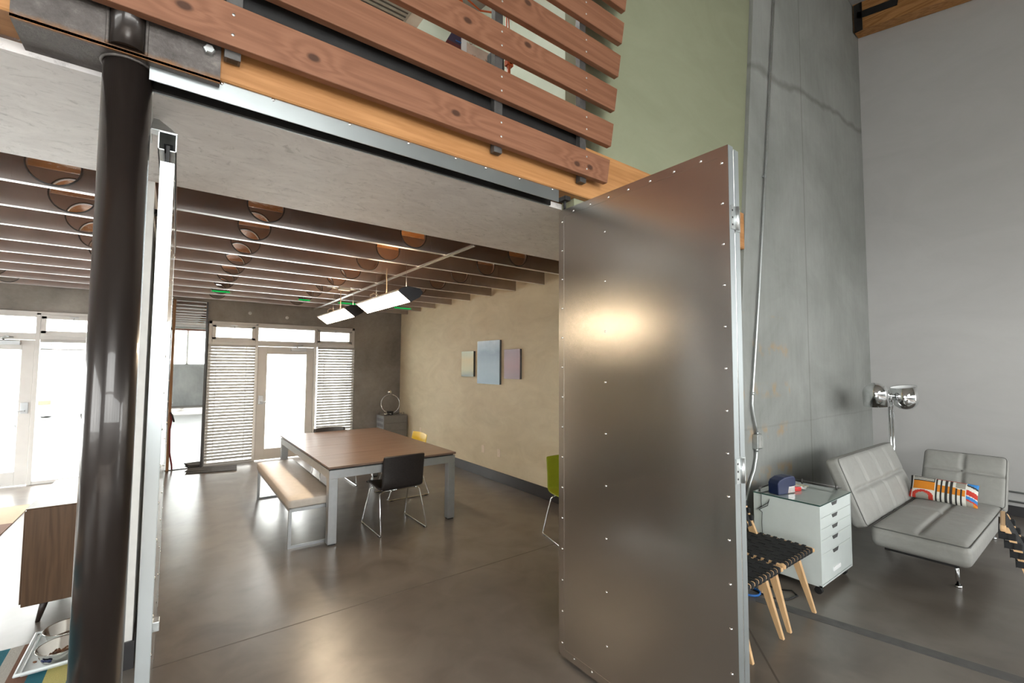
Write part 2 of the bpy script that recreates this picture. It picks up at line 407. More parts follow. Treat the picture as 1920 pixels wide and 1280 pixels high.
    def rbox(s, half, r, seg=16, fn=None, mat=None, slot=0, slotfn=None):
        """rounded, finely divided box centred at 0, deformed by fn, placed by mat"""
        tb = bmesh.new(); bmesh.ops.create_cube(tb, size=2)
        bmesh.ops.subdivide_edges(tb, edges=tb.edges[:], cuts=seg, use_grid_fill=True)
        h = Vector(half); rr = min(r, min(h))
        for v in tb.verts:
            q = Vector((v.co.x*h.x, v.co.y*h.y, v.co.z*h.z))
            i = Vector((max(-h.x+rr, min(h.x-rr, q.x)), max(-h.y+rr, min(h.y-rr, q.y)), max(-h.z+rr, min(h.z-rr, q.z))))
            d = q-i
            p = i + d.normalized()*rr if d.length > 1e-9 else q
            v.co = fn(p) if fn else p
        if mat is not None: bmesh.ops.transform(tb, matrix=mat, verts=tb.verts)
        return s._merge(tb, slot, True)
    def sheet(s, fn, nu, nv, slot=0, slotfn=None, smooth=True):
        tb = bmesh.new(); V = [[tb.verts.new(fn(i/nu, j/nv)) for j in range(nv+1)] for i in range(nu+1)]
        for i in range(nu):
            for j in range(nv):
                f = tb.faces.new((V[i][j], V[i+1][j], V[i+1][j+1], V[i][j+1])); f.material_index = slotfn((i+.5)/nu, (j+.5)/nv) if slotfn else slot
                f.smooth = smooth
        me = bpy.data.meshes.new('tmp'); tb.to_mesh(me); tb.free(); s.bm.from_mesh(me); bpy.data.meshes.remove(me); return s
    def build(s, name, mat, parent=None, loc=None, weld=False):
        mats = mat if isinstance(mat, (list, tuple)) else [mat]
        off = WLOC.get(parent.name, Vector((0, 0, 0))) if parent is not None else Vector(loc or (0, 0, 0))
        bmesh.ops.translate(s.bm, verts=s.bm.verts, vec=-off)
        if weld: bmesh.ops.remove_doubles(s.bm, verts=s.bm.verts, dist=1e-5)
        me = bpy.data.meshes.new(name); s.bm.to_mesh(me); s.bm.free()
        for m in mats: me.materials.append(MT[m] if isinstance(m, str) else m)
        o = bpy.data.objects.new(name, me); COL.objects.link(o)
        if parent is not None: o.parent = parent
        else: o.location = off
        WLOC[o.name] = off if parent is None else WLOC.get(parent.name, Vector((0, 0, 0)))
        return o

def tag(o, label=None, cat=None, group=None, kind=None):
    if label: o['label'] = label
    if cat: o['category'] = cat
    if group: o['group'] = group
    if kind: o['kind'] = kind
    return o
def thing(name, label, cat, loc=(0, 0, 0), group=None):
    o = bpy.data.objects.new(name, None); o.empty_display_size = .1; COL.objects.link(o); o.location = loc
    WLOC[o.name] = Vector(loc); return tag(o, label, cat, group)
def struct(name, mb, mat, parent=None):
    o = mb.build(name, mat, parent)
    if parent is None: o['kind'] = 'structure'
    return o
def smod(o, lv=1):
    m = o.modifiers.new('sub', 'SUBSURF'); m.levels = lv; m.render_levels = lv
def solid(o, t, off=0):
    m = o.modifiers.new('solid', 'SOLIDIFY'); m.thickness = t; m.offset = off
def copy_tree(o, parent=None):
    c = o.copy(); COL.objects.link(c)
    if parent is not None: c.parent = parent
    for ch in [x for x in ALLOBJ() if x.parent == o]: copy_tree(ch, c)
    return c
def ALLOBJ(): return list(COL.objects)
def box(a, b, **k): return MB().box(a, b, **k)

# ================================================================== THE SHELL
XL, XR = -4.6, 8.12          # left wall and the grey right wall of the tall room
ZS = 2.865                   # underside of soffit and joists
struct('floor', box((XL-.2, -5.2, -.1), (XR+.2, 9.75, 0)), 'floor')
# back wall with two shopfront openings
w = MB()
for a, b in (((XL, 9.5, 0), (-3.45, 9.72, ZS+.3)), ((-.83, 9.5, 0), (.447, 9.72, ZS+.3)), ((2.97, 9.5, 0), (4.15, 9.72, ZS+.3)),
             ((-3.45, 9.5, 2.525), (-.83, 9.72, ZS+.3)), ((.447, 9.5, 2.525), (2.97, 9.72, ZS+.3))): w.box(a, b)
struct('wall_back', w, 'concrete_dark')
struct('wall_right', box((4.0, 2.316, 0), (4.15, 9.5, ZS+.3)), 'cream')
struct('baseboard_right', box((3.984, 2.4, .001), (4.0, 9.5, .155), bev=.003, seg=1), 'base')
struct('wall_partition', box((-.28, 3.48, 0), (-.14, 9.5, ZS)), 'white')
bb = MB().box((-.292, 3.466, .001), (-.128, 3.48, .155)); bb.box((-.14, 3.48, .001), (-.128, 9.4, .155)); bb.box((-.292, 3.48, .001), (-.28, 9.4, .155))
struct('baseboard_partition', bb, 'base')
struct('ceiling', box((XL, 2.32, ZS), (4.0, 3.48, ZS+.04)), 'soffit')
struct('ceiling_deck', box((XL, 2.32, 3.175), (4.0, 9.5, 3.29)), 'deck')
# upper-floor walls
struct('wall_loft', box((XL, 6.5, 3.29), (4.0, 6.62, 8.2)), 'palegreen')
struct('wall_loft_right', box((4.0, 2.31, 3.17), (4.1, 6.6, 8.2)), 'palegreen')
struct('wall_green', box((2.19, 2.191, 3.275), (XR, 2.31, 8.2)), 'green')
struct('wall_under_beam', MB().box((2.16, 2.191, 0), (4.6, 2.31, 2.91)).box((4.442, 2.191, 2.91), (4.9, 2.31, 3.276)), 'green')
# concrete wall with a raked free edge
cw = MB().prism([(4.10, 0), (XR, 0), (XR, 8.2), (5.075, 8.2)], lambda x, z: (x, 2.15, z), lambda x, z: (x, 2.19, z))
struct('wall_concrete', cw, 'concrete')
# grey wall of the tall room with the big side window near the camera's right
w = MB().box((XR, -2.6, 0), (XR+.2, 2.31, 8.2)).box((XR, -5.2, 0), (XR+.2, -4.7, 8.2)).box((XR, -4.7, 3.0), (XR+.2, -2.6, 8.2)).box((XR, -4.7, 0), (XR+.2, -2.6, .3))
struct('wall_grey', w, 'greywall')
struct('baseboard_grey', box((XR-.014, -.7, .001), (XR, 2.15, .12)), 'base')
w = MB().box((XL-.2, -5.2, 0), (XL, -4.2, 8.2)).box((XL-.2, -4.2, 0), (XL, 1.4, 1.0)).box((XL-.2, -4.2, 3.2), (XL, 1.4, 8.2)).box((XL-.2, 1.4, 0), (XL, 5.6, 8.2)).box((XL-.2, 5.6, 2.6), (XL, 9.2, 8.2)).box((XL-.2, 5.6, 0), (XL, 9.2, .1)).box((XL-.2, 9.2, 0), (XL, 9.7, 8.2))
struct('wall_left', w, 'greywall')
# rear wall behind the camera: concrete, a long window band above eye level
w = MB().box((XL, -5.2, 0), (XR, -5, 1.75)).box((XL, -5.2, 5.6), (XR, -5, 8.2)).box((XL, -5.2, 1.75), (-2.6, -5, 5.6)).box((1.9, -5.2, 3.15), (XR, -5, 5.6)).box((7.6, -5.2, 1.75), (XR, -5, 3.15))
struct('wall_rear', w, 'concrete_far')
struct('trim_3', box((XL, -5.0, 3.2), (XR, -4.94, 3.32)), 'darkred')
def zroof(y): return 7.16 + .176*(y-2.15)
def roofpiece(mb, x0, x1, y0, y1):
    mb.hexa([(x0, y0, zroof(y0)), (x1, y0, zroof(y0)), (x1, y1, zroof(y1)), (x0, y1, zroof(y1))],
            [(x0, y0, zroof(y0)+.2), (x1, y0, zroof(y0)+.2), (x1, y1, zroof(y1)+.2), (x0, y1, zroof(y1)+.2)])
r = MB(); roofpiece(r, XL-.2, XR+.2, -5.2, 3.4); roofpiece(r, XL-.2, -.4, 3.4, 6.0); roofpiece(r, 1.8, XR+.2, 3.4, 6.0); roofpiece(r, -.4, 1.8, 3.4, 3.9); roofpiece(r, -.4, 1.8, 5.5, 6.0); roofpiece(r, XL-.2, XR+.2, 6.0, 9.75)  # the gap over the loft is an unseen skylight, added to brighten it
struct('ceiling_roof', r, 'roof')
rb = MB().hexa([(7.9, -1.0, zroof(-1)-.42), (8.11, -1.0, zroof(-1)-.42), (8.11, 2.14, zroof(2.14)-.42), (7.9, 2.14, zroof(2.14)-.42)],
               [(7.9, -1.0, zroof(-1)), (8.11, -1.0, zroof(-1)), (8.11, 2.14, zroof(2.14)), (7.9, 2.14, zroof(2.14))])
t = thing('roof_beam', 'laminated wooden roof beam sloping along top of grey wall', 'beam', (8.0, 2.0, 6.74))
rb.build('beam', 'roofbeam', t)
h = MB().box((7.885, 1.62, zroof(2)-.27), (7.9, 2.1, zroof(2)-.17), rot=Matrix.Rotation(math.radians(10), 3, 'X')); h.box((7.885, 2.03, zroof(2.1)-.44), (7.9, 2.13, zroof(2.1)-.02))
h.build('hanger_bracket', 'black_steel', t)

# floor joints and the strip let into the floor
struct('trim_1', MB().hexa([(3.646, 1.735, .0003), (3.560, 1.695, .0003), (3.85, .30, .0003), (3.945, .33, .0003)], [(3.646, 1.735, .0022), (3.560, 1.695, .0022), (3.85, .30, .0022), (3.945, .33, .0022)]), 'tape')
j = MB().box((-.1, 3.396, 0), (3.98, 3.404, .0008)); j.hexa([(3.40, 1.78, 0), (3.408, 1.772, 0), (2.6, 1.044, 0), (2.592, 1.052, 0)], [(3.40, 1.78, .0008), (3.408, 1.772, .0008), (2.6, 1.044, .0008), (2.592, 1.052, .0008)])
struct('trim_2', j, 'joint')

# ------------------------------------------------------------------ shopfronts in the back wall
def shopfront(wi, x0, x1, m1, m2, door_name, hinge_right):
    """x0..x1 the opening, m1..m2 the two mullion centre lines round the door"""
    Y0, Y1 = 9.46, 9.58
    f = MB()
    bx = lambda a, b, c, d, y0=Y0, y1=Y1: f.box((a, y0, c), (b, y1, d), bev=.004, seg=1)
    bx(x0, x0+.05, 0, 2.52); bx(x1-.05, x1, 0, 2.52); bx(x0, x1, 2.47, 2.52)
    bx(m1-.025, m1+.025, 0, 2.5); bx(m2-.025, m2+.025, 0, 2.5)
    bx(m1+.02, m2-.02, 2.10, 2.20); bx(m1+.02, m2-.02, 2.436, 2.48)
    for a, b in ((x0+.05, m1-.025), (m2+.025, x1-.05)):
        bx(a, b, 2.11, 2.17); bx(a, b, 0.0, .05)
        for c, d in (((a, 2.16), (b, 2.238)), ((a, 2.415), (b, 2.478))): f.box((c[0]+.002, Y0-.008, c[1]), (d[0]-.002, Y1-.02, d[1]), bev=.004, seg=1)
        f.box((a+.002, Y0-.008, 2.2), (a+.058, Y1-.02, 2.45)); f.box((b-.058, Y0-.008, 2.2), (b-.002, Y1-.02, 2.45))
    o = struct(wi, f, 'frame')
    for (a, b, c, d) in ((x0+.1, m1-.08, 2.235, 2.42), (m2+.08, x1-.1, 2.235, 2.42), (m1+.02, m2-.02, 2.195, 2.44), (x0+.045, m1-.02, .045, 2.115), (m2+.02, x1-.045, .045, 2.115)):
        MB().box((a, 9.525, c), (b, 9.531, d)).build('pane', 'pane', o)
    for a, b in ((x0+.05, m1-.025), (m2+.025, x1-.05)):
        c = (a+b)/2; MB().box((c-.05, Y0-.03, 2.444), (c+.05, Y0-.008, 2.456)).rod((c, Y0-.02, 2.45), (c, Y0-.035, 2.38), .006).build('window_latch', 'satin', o)
    # door leaf
    a, b = m1+.028, m2-.028
    dl = MB(); g0, g1 = a+.155, b-.13
    dl.box((a, 9.48, .012), (g0, 9.53, 2.095), bev=.003, seg=1).box((g1, 9.48, .012), (b, 9.53, 2.095), bev=.003, seg=1)
    dl.box((g0, 9.48, .012), (g1, 9.53, .207)).box((g0, 9.48, 1.955), (g1, 9.53, 2.095))
    dd = struct(door_name, dl, 'frame')
    MB().box((g0-.01, 9.502, .2), (g1+.01, 9.508, 1.96)).build('pane', 'pane', dd)
    hx = a+.065 if not hinge_right else b-.065
    sg = 1 if not hinge_right else -1
    MB().box((hx-.04, 9.468, 1.03), (hx+.04, 9.48, 1.19), bev=.004).build('lock_plate', 'satin', dd)
    MB().rod((hx, 9.47, 1.07), (hx, 9.42, 1.07), .012).path([(hx, 9.425, 1.07), (hx+sg*.03, 9.418, 1.07), (hx+sg*.11, 9.425, 1.068)], .009).build('door_handle', 'satin', dd)
    k = MB().box((b-.42, 9.43, 2.02), (b-.14, 9.48, 2.085), bev=.006); k.build('door_closer', 'satin', dd)
    MB().path([(b-.3, 9.45, 2.09), (b-.34, 9.44, 2.12), (b-.22, 9.43, 2.13), (b-.3, 9.45, 2.145)], .008).build('closer_arm', 'zinc', dd)
    return o
shopfront('window_1', .449, 2.97, 1.193, 2.213, 'door_1', False)
shopfront('window_2', -3.43, -.85, -2.64, -1.632, 'door_2', True)
# rear and side windows (rear ones show in the mirror; left ones unseen, added for brightness)
def window_band(name, ax, at, lo, hi, z0, z1, step):
    f = MB(); n = max(1, round((hi-lo)/step)); P = MB()
    for i in range(n+1):
        u = lo+(hi-lo)*i/n
        if ax == 'y': f.box((u-.04, at-.05, z0), (u+.04, at+.05, z1))
        else: f.box((at-.05, u-.04, z0), (at+.05, u+.04, z1))
    for z in (z0, z1):
        if ax == 'y': f.box((lo, at-.05, z-.04), (hi, at+.05, z+.04))
        else: f.box((at-.05, lo, z-.04), (at+.05, hi, z+.04))
    o = struct(name, f, 'frame')
    if ax == 'y': P.box((lo, at-.003, z0), (hi, at+.003, z1))
    else: P.box((at-.003, lo, z0), (at+.003, hi, z1))
    P.build('pane', 'pane', o)
window_band('window_3', 'y', -5.1, -2.6, 1.9, 1.75, 5.6, 1.5)
window_band('window_6', 'y', -5.1, 1.9, 7.6, 1.75, 3.15, 1.4)
window_band('window_4', 'x', XR+.1, -4.7, -2.6, .3, 3.0, 1.05)
window_band('added_window_7', 'x', XL-.1, 5.6, 9.2, .1, 2.6, 1.2)  # unseen window, added to brighten the left room and soffit
window_band('added_window_5', 'x', XL-.1, -4.2, 1.4, 1.0, 3.2, 1.4)  # unseen window, added to brighten the camera side of the room

# ------------------------------------------------------------------ steel joists
HX = (-3.12, -1.90, -.66, .53, 1.78, 3.03)
def make_joist(y):
    web = MB(); z0, z1 = ZS, 3.172; R = .128; zc = 3.003; half = .18
    edges = [XL+.01]
    for hx in HX:
        web.box((edges[-1], y-.0015, z0), (hx-half, y+.0015, z1)); edges.append(hx+half)
        # plate with a round, lipped hole
        tb = bmesh.new(); angs = sorted([2*PI*k/40 for k in range(40)] + [math.atan2(b, a) % (2*PI) for a, b in ((half, z1-zc), (-half, z1-zc), (-half, z0-zc), (half, z0-zc))])
        A, B, C = [], [], []
        for t in angs:
            c, s_ = math.cos(t), math.sin(t)
            kx = half/abs(c) if abs(c) > 1e-6 else 1e9
            kz = ((z1-zc) if s_ > 0 else (zc-z0))/abs(s_) if abs(s_) > 1e-6 else 1e9
            k = min(kx, kz)
            A.append(tb.verts.new((hx+R*c, y, zc+R*s_))); B.append(tb.verts.new((hx+k*c, y, zc+k*s_))); C.append(tb.verts.new((hx+(R-.006)*c, y+.022, zc+(R-.006)*s_)))
        n = len(angs)
        for i in range(n):
            k = (i+1) % n
            tb.faces.new((A[i], B[i], B[k], A[k])); tb.faces.new((C[i], A[i], A[k], C[k]))
        bmesh.ops.recalc_face_normals(tb, faces=tb.faces)
        web._merge(tb)
        web.path([(hx+(R+.001)*math.cos(2*PI*q/32), y-.005, zc+(R+.001)*math.sin(2*PI*q/32)) for q in range(32)], .0055, 6, slot=1, closed=True)
    web.box((edges[-1], y-.0015, z0), (3.985, y+.0015, z1))
    return web
ORD = ['first', 'second', 'third', 'fourth', 'fifth', 'sixth', 'seventh', 'eighth', 'ninth']
for k in range(9):
    y = 3.97 + .643*k
    end = ', the farthest, close to the doors' if k == 8 else (', nearest the plaster ceiling' if k == 0 else '')
    t = thing('ceiling_joist', f'{ORD[k]} steel joist with round holes, counted from plaster ceiling' + end, 'joist', (1.0, y, ZS), 'steel ceiling joists')
    make_joist(y).build('web', ['joist', 'post_steel'], t)
    fl = MB().box((XL+.01, y-.002, ZS-.002), (3.985, y+.042, ZS+.001)).box((XL+.01, y+.040, ZS), (3.985, y+.042, ZS+.014))
    fl.build('bottom_flange', 'flange', t)
    if k < 6:
        MB().box((2.14, y+.004, ZS+.05), (2.19, y+.03, 3.16)).build('stiffener', 'joist', t)
r_ = MB().box((2.128, 3.49, ZS-.016), (2.145, 9.48, ZS-.004)).box((2.157, 3.49, ZS-.016), (2.174, 9.48, ZS-.004)).box((2.128, 3.49, ZS-.006), (2.174, 9.48, ZS-.003))
tag(r_.build('ceiling_strap', 'flange', loc=(2.15, 6.5, ZS)), 'narrow bright metal strap running under joists toward the back wall', 'strap')
# green led strips tucked in the far joist bay
for (x0, x1, y, z, lab) in ((.42, .66, 8.438, 2.90, 'green glowing light strip seen through the round joist hole nearest the mirror'), (1.68, 1.86, 8.438, 2.88, 'green glowing light strip above joists over the glass door'),
                            (2.35, 2.68, 8.438, 2.885, 'green glowing light strip above joists behind the far pendant lamp'), (3.42, 3.76, 8.438, 2.885, 'green glowing light strip above joists nearest the cream wall')):
    t = thing('led_strip', lab, 'light strip', ((x0+x1)/2, y, z), 'green light strips in the ceiling')
    MB().box((x0, y, z), (x1, y+.03, z+.02), bev=.006).build('glow_tube', 'led', t)
    MB().box((x0-.02, y+.029, z-.004), (x1+.02, y+.0318, z+.024)).build('channel', 'zinc', t)
# electrical connector on the fifth joist
t = thing('junction_box', 'small pale electrical connector fixed under ceiling joist beside strap', 'electrical box', (1.94, 6.545, ZS-.03))
MB().box((1.82, 6.54, ZS-.045), (1.98, 6.59, ZS-.003), bev=.004).build('box', 'vent', t)
for a_, b_ in ((1.66, 1.82), (1.98, 2.12)): MB().rod((a_, 6.56, ZS-.02), (b_, 6.56, ZS-.02), .008).build('conduit', 'zinc', t)
for (x, z, lab) in ((1.69, 2.66, 'small round sprinkler rose on concrete above the glass door'), (1.07, 2.70, 'small round sprinkler rose on concrete above the left blind')):
    t = thing('sprinkler', lab, 'sprinkler', (x, 9.5, z), 'sprinklers over the shopfront')
    MB().lathe([(0, 0), (.03, 0), (.03, .008), (.012, .014), (0, .014)], (x, 9.5, z), (0, -1, 0), 16).build('rose', 'white', t)
    MB().rod((x, 9.49, z), (x, 9.45, z), .008).build('nozzle', 'zinc', t)

# ------------------------------------------------------------------ header beam, steel strip, column
tag(box((XL, 2.14, 2.912), (4.44, 2.315, 3.272), bev=.006, seg=1).build('header_beam', 'beam', loc=(1, 2.2, 2.9)), 'long honey coloured laminated wooden beam across the wide opening', 'beam')
t = thing('door_track', 'long galvanised steel track strip under the wooden beam', 'track', (.9, 2.18, 2.835))
MB().box((-.12, 2.155, 2.832), (1.985, 2.160, 2.914)).box((-.12, 2.16, 2.904), (1.985, 2.28, 2.909)).build('strip', 'galv', t)
MB().box((-.12, 2.162, 2.838), (1.985, 2.166, 2.902)).box((-.12, 2.235, 2.836), (1.985, 2.25, 2.902)).build('channel', 'black_steel', t)
MB().box((-.12, 2.25, 2.832), (1.985, 2.256, 2.852)).build('lip', 'zinc', t)
for x in (.11, .30, .63, .93, 1.21, 1.41, 1.66, 1.93):
    MB().lathe([(0, .004), (.004, .0035), (.007, .001), (.0075, 0)], (x, 2.155, 2.906), (0, -1, 0), 12).build('screw', 'chrome', t)

t = thing('steel_column', 'tall dark round steel column under rusty welded saddle, left foreground', 'column', (-.185, 2.215, 0))
MB().lathe([(0, .012), (.074, .012), (.074, 2.884), (0, 2.884)], (-.185, 2.215, 0), n=64).build('pipe', 'pipe', t)
MB().box((-.32, 2.08, .001), (-.05, 2.35, .012)).build('base_plate', 'rusty', t)
bp = MB().box((-.478, 2.118, 2.884), (.102, 2.345, 2.896)).box((-.478, 2.118, 2.886), (.102, 2.130, 3.22)).box((-.478, 2.333, 2.886), (.102, 2.345, 3.1))
br = bp.build('saddle_bracket', 'rusty', t)
MB().rod((-.185, 2.132, 2.90), (-.185, 2.132, 3.2), .052, n=32).build('weld_stub', 'pipe', t)
wd = MB()
for sx in (-1, 1): wd.path([(-.185+sx*.055, 2.117, 2.9+.02*i+random.uniform(-.002, .002)) for i in range(14)], .006, 6)
wd.path([(-.185+.078*math.cos(a), 2.215+.078*math.sin(a), 2.881) for a in [2*PI*i/28 for i in range(28)]], .006, 6, closed=True)
wd.build('weld_bead', 'rusty', t)
for (x, z) in ((.062, 3.0), (-.43, 3.06)):
    MB().lathe([(0, .022), (.016, .022), (.02, .018), (.021, 0)], (x, 2.118, z), (0, -1, 0), 6, smooth=False).build('bolt', 'zinc', t)

# ------------------------------------------------------------------ slatted guardrail of the loft
GO = Vector((1.0, 2.05, 3.0))
t = thing('guardrail', 'guardrail of wide reddish cedar slats on steel posts above the opening', 'railing', GO)
ROWS = [3.016, 3.287, 3.557, 3.823, 4.088, 4.355, 4.62]
KN = [[(.436, 3.095), (1.148, 3.095), (-.024, 3.103), (2.05, 3.07), (2.17, 3.08)], [(-.6, 3.4), (2.9, 3.3)], [(1.214, 3.641), (1.636, 3.69)], [(1.635, 3.956)], [(.7, 4.2)], [(.3, 4.45), (1.9, 4.5)], [(1.0, 4.7)]]
for i, z in enumerate(ROWS):
    xr = 2.342 + .0415*i*1.0; H_ = .172
    m = m_wood('cedar_slat', (.175, .070, .036), (.285, .130, .074), 0, 30, knots=[(a-GO.x, b-GO.z) for a, b in KN[i]], seed=3.7*i+1, plane=(0, 2), contrast=.6, k_r=.027)
    sl = MB().hexa([(-2.9, 2.05, z), (xr, 2.05, z), (xr, 2.09, z), (-2.9, 2.09, z)], [(-2.9, 2.05, z+H_), (xr+.030, 2.05, z+H_), (xr+.030, 2.09, z+H_), (-2.9, 2.09, z+H_)])
    tb = sl.bm; bmesh.ops.bevel(tb, geom=tb.edges[:], offset=.0035, segments=2, affect='EDGES', profile=.5)
    o = sl.build('slat', m, t)
    for px in (.135, 1.445, 2.14):
        for dz in (.045, .128):
            MB().lathe([(0, .0015), (.0045, .0015), (.006, 0)], (px, 2.05, z+dz), (0, -1, 0), 10).build('screw', 'zinc', o)
for x in (-1.2, .14, 1.45, 2.145):
    MB().box((x-.028, 2.0905, 2.985), (x+.028, 2.128, 4.95)).build('post', 'post_steel', t)
    MB().box((x-.019, 2.096, 2.9845), (x+.019, 2.122, 2.986)).build('tube_end_dark', 'black', t)  # black patch painted in for the dark inside of the open tube end
tag(MB().box((-3.0, 2.1285, 3.16), (2.118, 2.1385, 3.45)).build('edge_plate', 'black_steel', loc=(0, 2.13, 3.3)), 'flat black steel plate behind the cedar slats at loft edge', 'steel plate')

# ------------------------------------------------------------------ right folding metal door (two leaves, folded open)
t = thing('folding_door', 'tall riveted sheet metal folding door standing open at right of opening', 'door', (1.95, 1.55, 0))
def rivet(par, p, ax):
    MB().lathe([(0, .004), (.0035, .0035), (.006, .0015), (.0068, 0)], p, ax, 12).build('rivet', 'chrome', par)
def leaf(x0, x1, y0, y1, z0, z1, face, rivets=True):
    core = MB().box((x0, y0, z0), (x1, y1, z1), bev=.0015, seg=1).build('leaf', 'door_metal', t)
    xf = x0 if face < 0 else x1
    e = .045; tr = MB(); o_ = -.0012 if face < 0 else .0012
    xa, xb = min(xf, xf+o_), max(xf, xf+o_)
    tr.box((xa, y0, z0), (xb, y0+e, z1)).box((xa, y1-e, z0), (xb, y1, z1)).box((xa, y0+e, z0), (xb, y1-e, z0+e)).box((xa, y0+e, z1-e), (xb, y1-e, z1))
    tr.build('edge_trim', 'door_metal', core)
    MB().box((x0+.0005, y0-.0012, z0), (x1-.0005, y0, z1)).build('end_strip', 'end_strip', core)
    if rivets:
        xr = xf+o_
        n = 15
        for i in range(n):
            z = z0+.075+(z1-z0-.15)*i/(n-1)
            for y in (y0+.03, y1-.03): rivet(core, (xr, y, z), (face, 0, 0))
        for i in range(7):
            y = y0+.13+(y1-y0-.26)*i/6
            for z in (z0+.03, z1-.03): rivet(core, (xr, y, z), (face, 0, 0))
        for i in range(9): rivet(core, (xf, (y0+y1)/2+.17, z0+.22+(z1-z0-.44)*i/8), (face, 0, 0))
    return core
leaf(1.927, 1.968, .992, 2.09, .022, 2.738, -1)
leaf(1.990, 2.031, 1.0, 2.10, .022, 2.738, 1, False)
for z in (2.36, 1.255, .15):
    hg = MB().box((1.932, .9865, z), (1.976, .9905, z+.105)).box((1.982, .9945, z), (2.027, .9985, z+.105))
    hg.rod((1.979, .984, z), (1.979, .984, z+.105), .0085)
    ho = hg.build('hinge', 'zinc', t)
    for q in range(3):
        for x, y in ((1.944, .9865), (2.012, .9945)): MB().lathe([(0, .002), (.004, .0015), (.005, 0)], (x, y, z+.02+.032*q), (0, -1, 0), 8).build('hinge_screw', 'black_steel', ho)
MB().rod((1.948, 2.06, 2.738), (1.948, 2.06, 2.83), .009).box((1.925, 2.03, 2.80), (1.97, 2.09, 2.826)).build('track_roller', 'black_steel', t)

# ------------------------------------------------------------------ left sliding metal door with its track
t = thing('sliding_door', 'narrow edge-on galvanised sliding door hanging just right of column', 'door', (-.06, 3.2, 0))
sd = MB().box((-.084, 2.40, .03), (-.036, 4.2, 2.615), bev=.0015, seg=1).build('panel', 'slide_metal', t)
MB().box((-.0835, 2.3988, .03), (-.0365, 2.40, 2.615)).build('end_strip', 'door_edge', sd)
tr = MB(); tr.box((-.036, 2.40, .03), (-.0348, 2.445, 2.615)).box((-.036, 4.15, .03), (-.0348, 4.2, 2.615)); tr.build('edge_trim', 'galv', sd)
for i in range(17):
    z = .1+2.45*i/16
    for y in (2.42, 3.3, 4.17): MB().lathe([(0, .004), (.0035, .0035), (.006, .0015), (.0068, 0)], (-.0348, y, z), (1, 0, 0), 10).build('rivet', 'chrome', sd)
MB().box((-.036, 2.48, .62), (-.012, 2.53, .66), bev=.002).build('pull_tab', 'zinc', t)
MB().box((-.036, 2.415, .14), (-.026, 2.47, .30)).path([(-.026, 2.44, .28), (-.004, 2.44, .27), (.006, 2.44, .235), (-.004, 2.44, .2), (-.026, 2.44, .215)], .006).rod((-.012, 2.44, .14), (-.012, 2.44, .20), .016).build('latch', 'zinc', t)
hk = MB().box((-.066, 2.43, 2.60), (-.054, 2.52, 2.70)).box((-.066, 3.9, 2.60), (-.054, 3.99, 2.70)); hk.box((-.078, 2.43, 2.615), (-.042, 2.52, 2.625)).rod((-.076, 2.47, 2.70), (-.044, 2.47, 2.70), .02).rod((-.076, 3.95, 2.70), (-.044, 3.95, 2.70), .02)
hk.build('hanger', 'black_steel', t)
t = thing('sliding_track', 'hollow square galvanised track with triangular bracket above the sliding door', 'track', (-.06, 3.2, 2.7))
a, b, z0, z1 = -.094, -.030, 2.665, 2.745
tk = MB().box((a, 2.40, z0), (a+.004, 4.6, z1)).box((b-.004, 2.40, z0), (b, 4.6, z1)).box((a, 2.40, z1-.004), (b, 4.6, z1)).box((a, 2.40, z0), (a+.022, 4.6, z0+.004)).box((b-.022, 2.40, z0), (b, 4.6, z0+.004))
tk.build('rail', 'zinc', t)
bk = MB().hexa([(-.122, 2.40, 2.745), (-.028, 2.40, 2.745), (-.028, 2.46, 2.748), (-.122, 2.46, 2.748)], [(-.122, 2.40, 2.748), (-.028, 2.40, 2.748), (-.1, 2.56, 2.862), (-.122, 2.56, 2.862)])
bk.box((-.126, 2.40, 2.745), (-.120, 2.56, 2.864)); bk.build('bracket', 'zinc', t)
for y_ in (3.56, 3.9): MB().box((-.14, y_, 2.69), (-.094, y_+.06, 2.72)).build('standoff', 'black_steel', t)

# ------------------------------------------------------------------ mirror, leash, mat
t = thing('wall_mirror', 'tall floor to ceiling mirror panel left of the striped blinds', 'mirror', (.17, 9.45, 0))
MB().box((-.12, 9.44, .012), (.402, 9.452, 2.84)).build('glass', 'mirror', t)
MB().box((.402, 9.436, 0), (.43, 9.475, 2.84)).build('right_edge', 'base', t)
MB().box((-.062, 9.405, .0), (-.022, 9.438, 2.845)).build('front_post', 'mirror_frame', t)
MB().box((-.12, 9.452, .0), (.43, 9.49, 2.84)).build('backing', 'base', t)
t = thing('dog_leash', 'dark red leash hanging down beside the mirror post', 'leash', (-.02, 9.39, .9))
MB().path([(-.03, 9.395, .95), (-.012, 9.39, .82), (-.03, 9.392, .68), (-.026, 9.39, .5), (-.018, 9.39, .28), (.015, 9.39, .08), (.02, 9.388, .015)], .012, 6).build('strap', 'leash', t)
MB().path([(-.035, 9.395, .96), (-.005, 9.385, .9), (.02, 9.385, .80)], .012, 6).build('grip', 'black', t)
t = thing('door_mat', 'flat grey rectangular mat lying on floor below left blind', 'mat', (.55, 9.05, 0))
MB().hexa([(.2, 8.97, .001), (.885, 8.81, .001), (.93, 9.27, .001), (.24, 9.38, .001)], [(.2, 8.97, .014), (.885, 8.81, .014), (.93, 9.27, .014), (.24, 9.38, .014)]).build('pile', 'mat', t)
MB().hexa([(.19, 9.06, .015), (.50, 9.03, .015), (.50, 9.30, .015), (.26, 9.33, .015)], [(.19, 9.06, .032), (.50, 9.03, .018), (.50, 9.30, .018), (.26, 9.33, .03)]).build('curled_flap', 'mat', t)

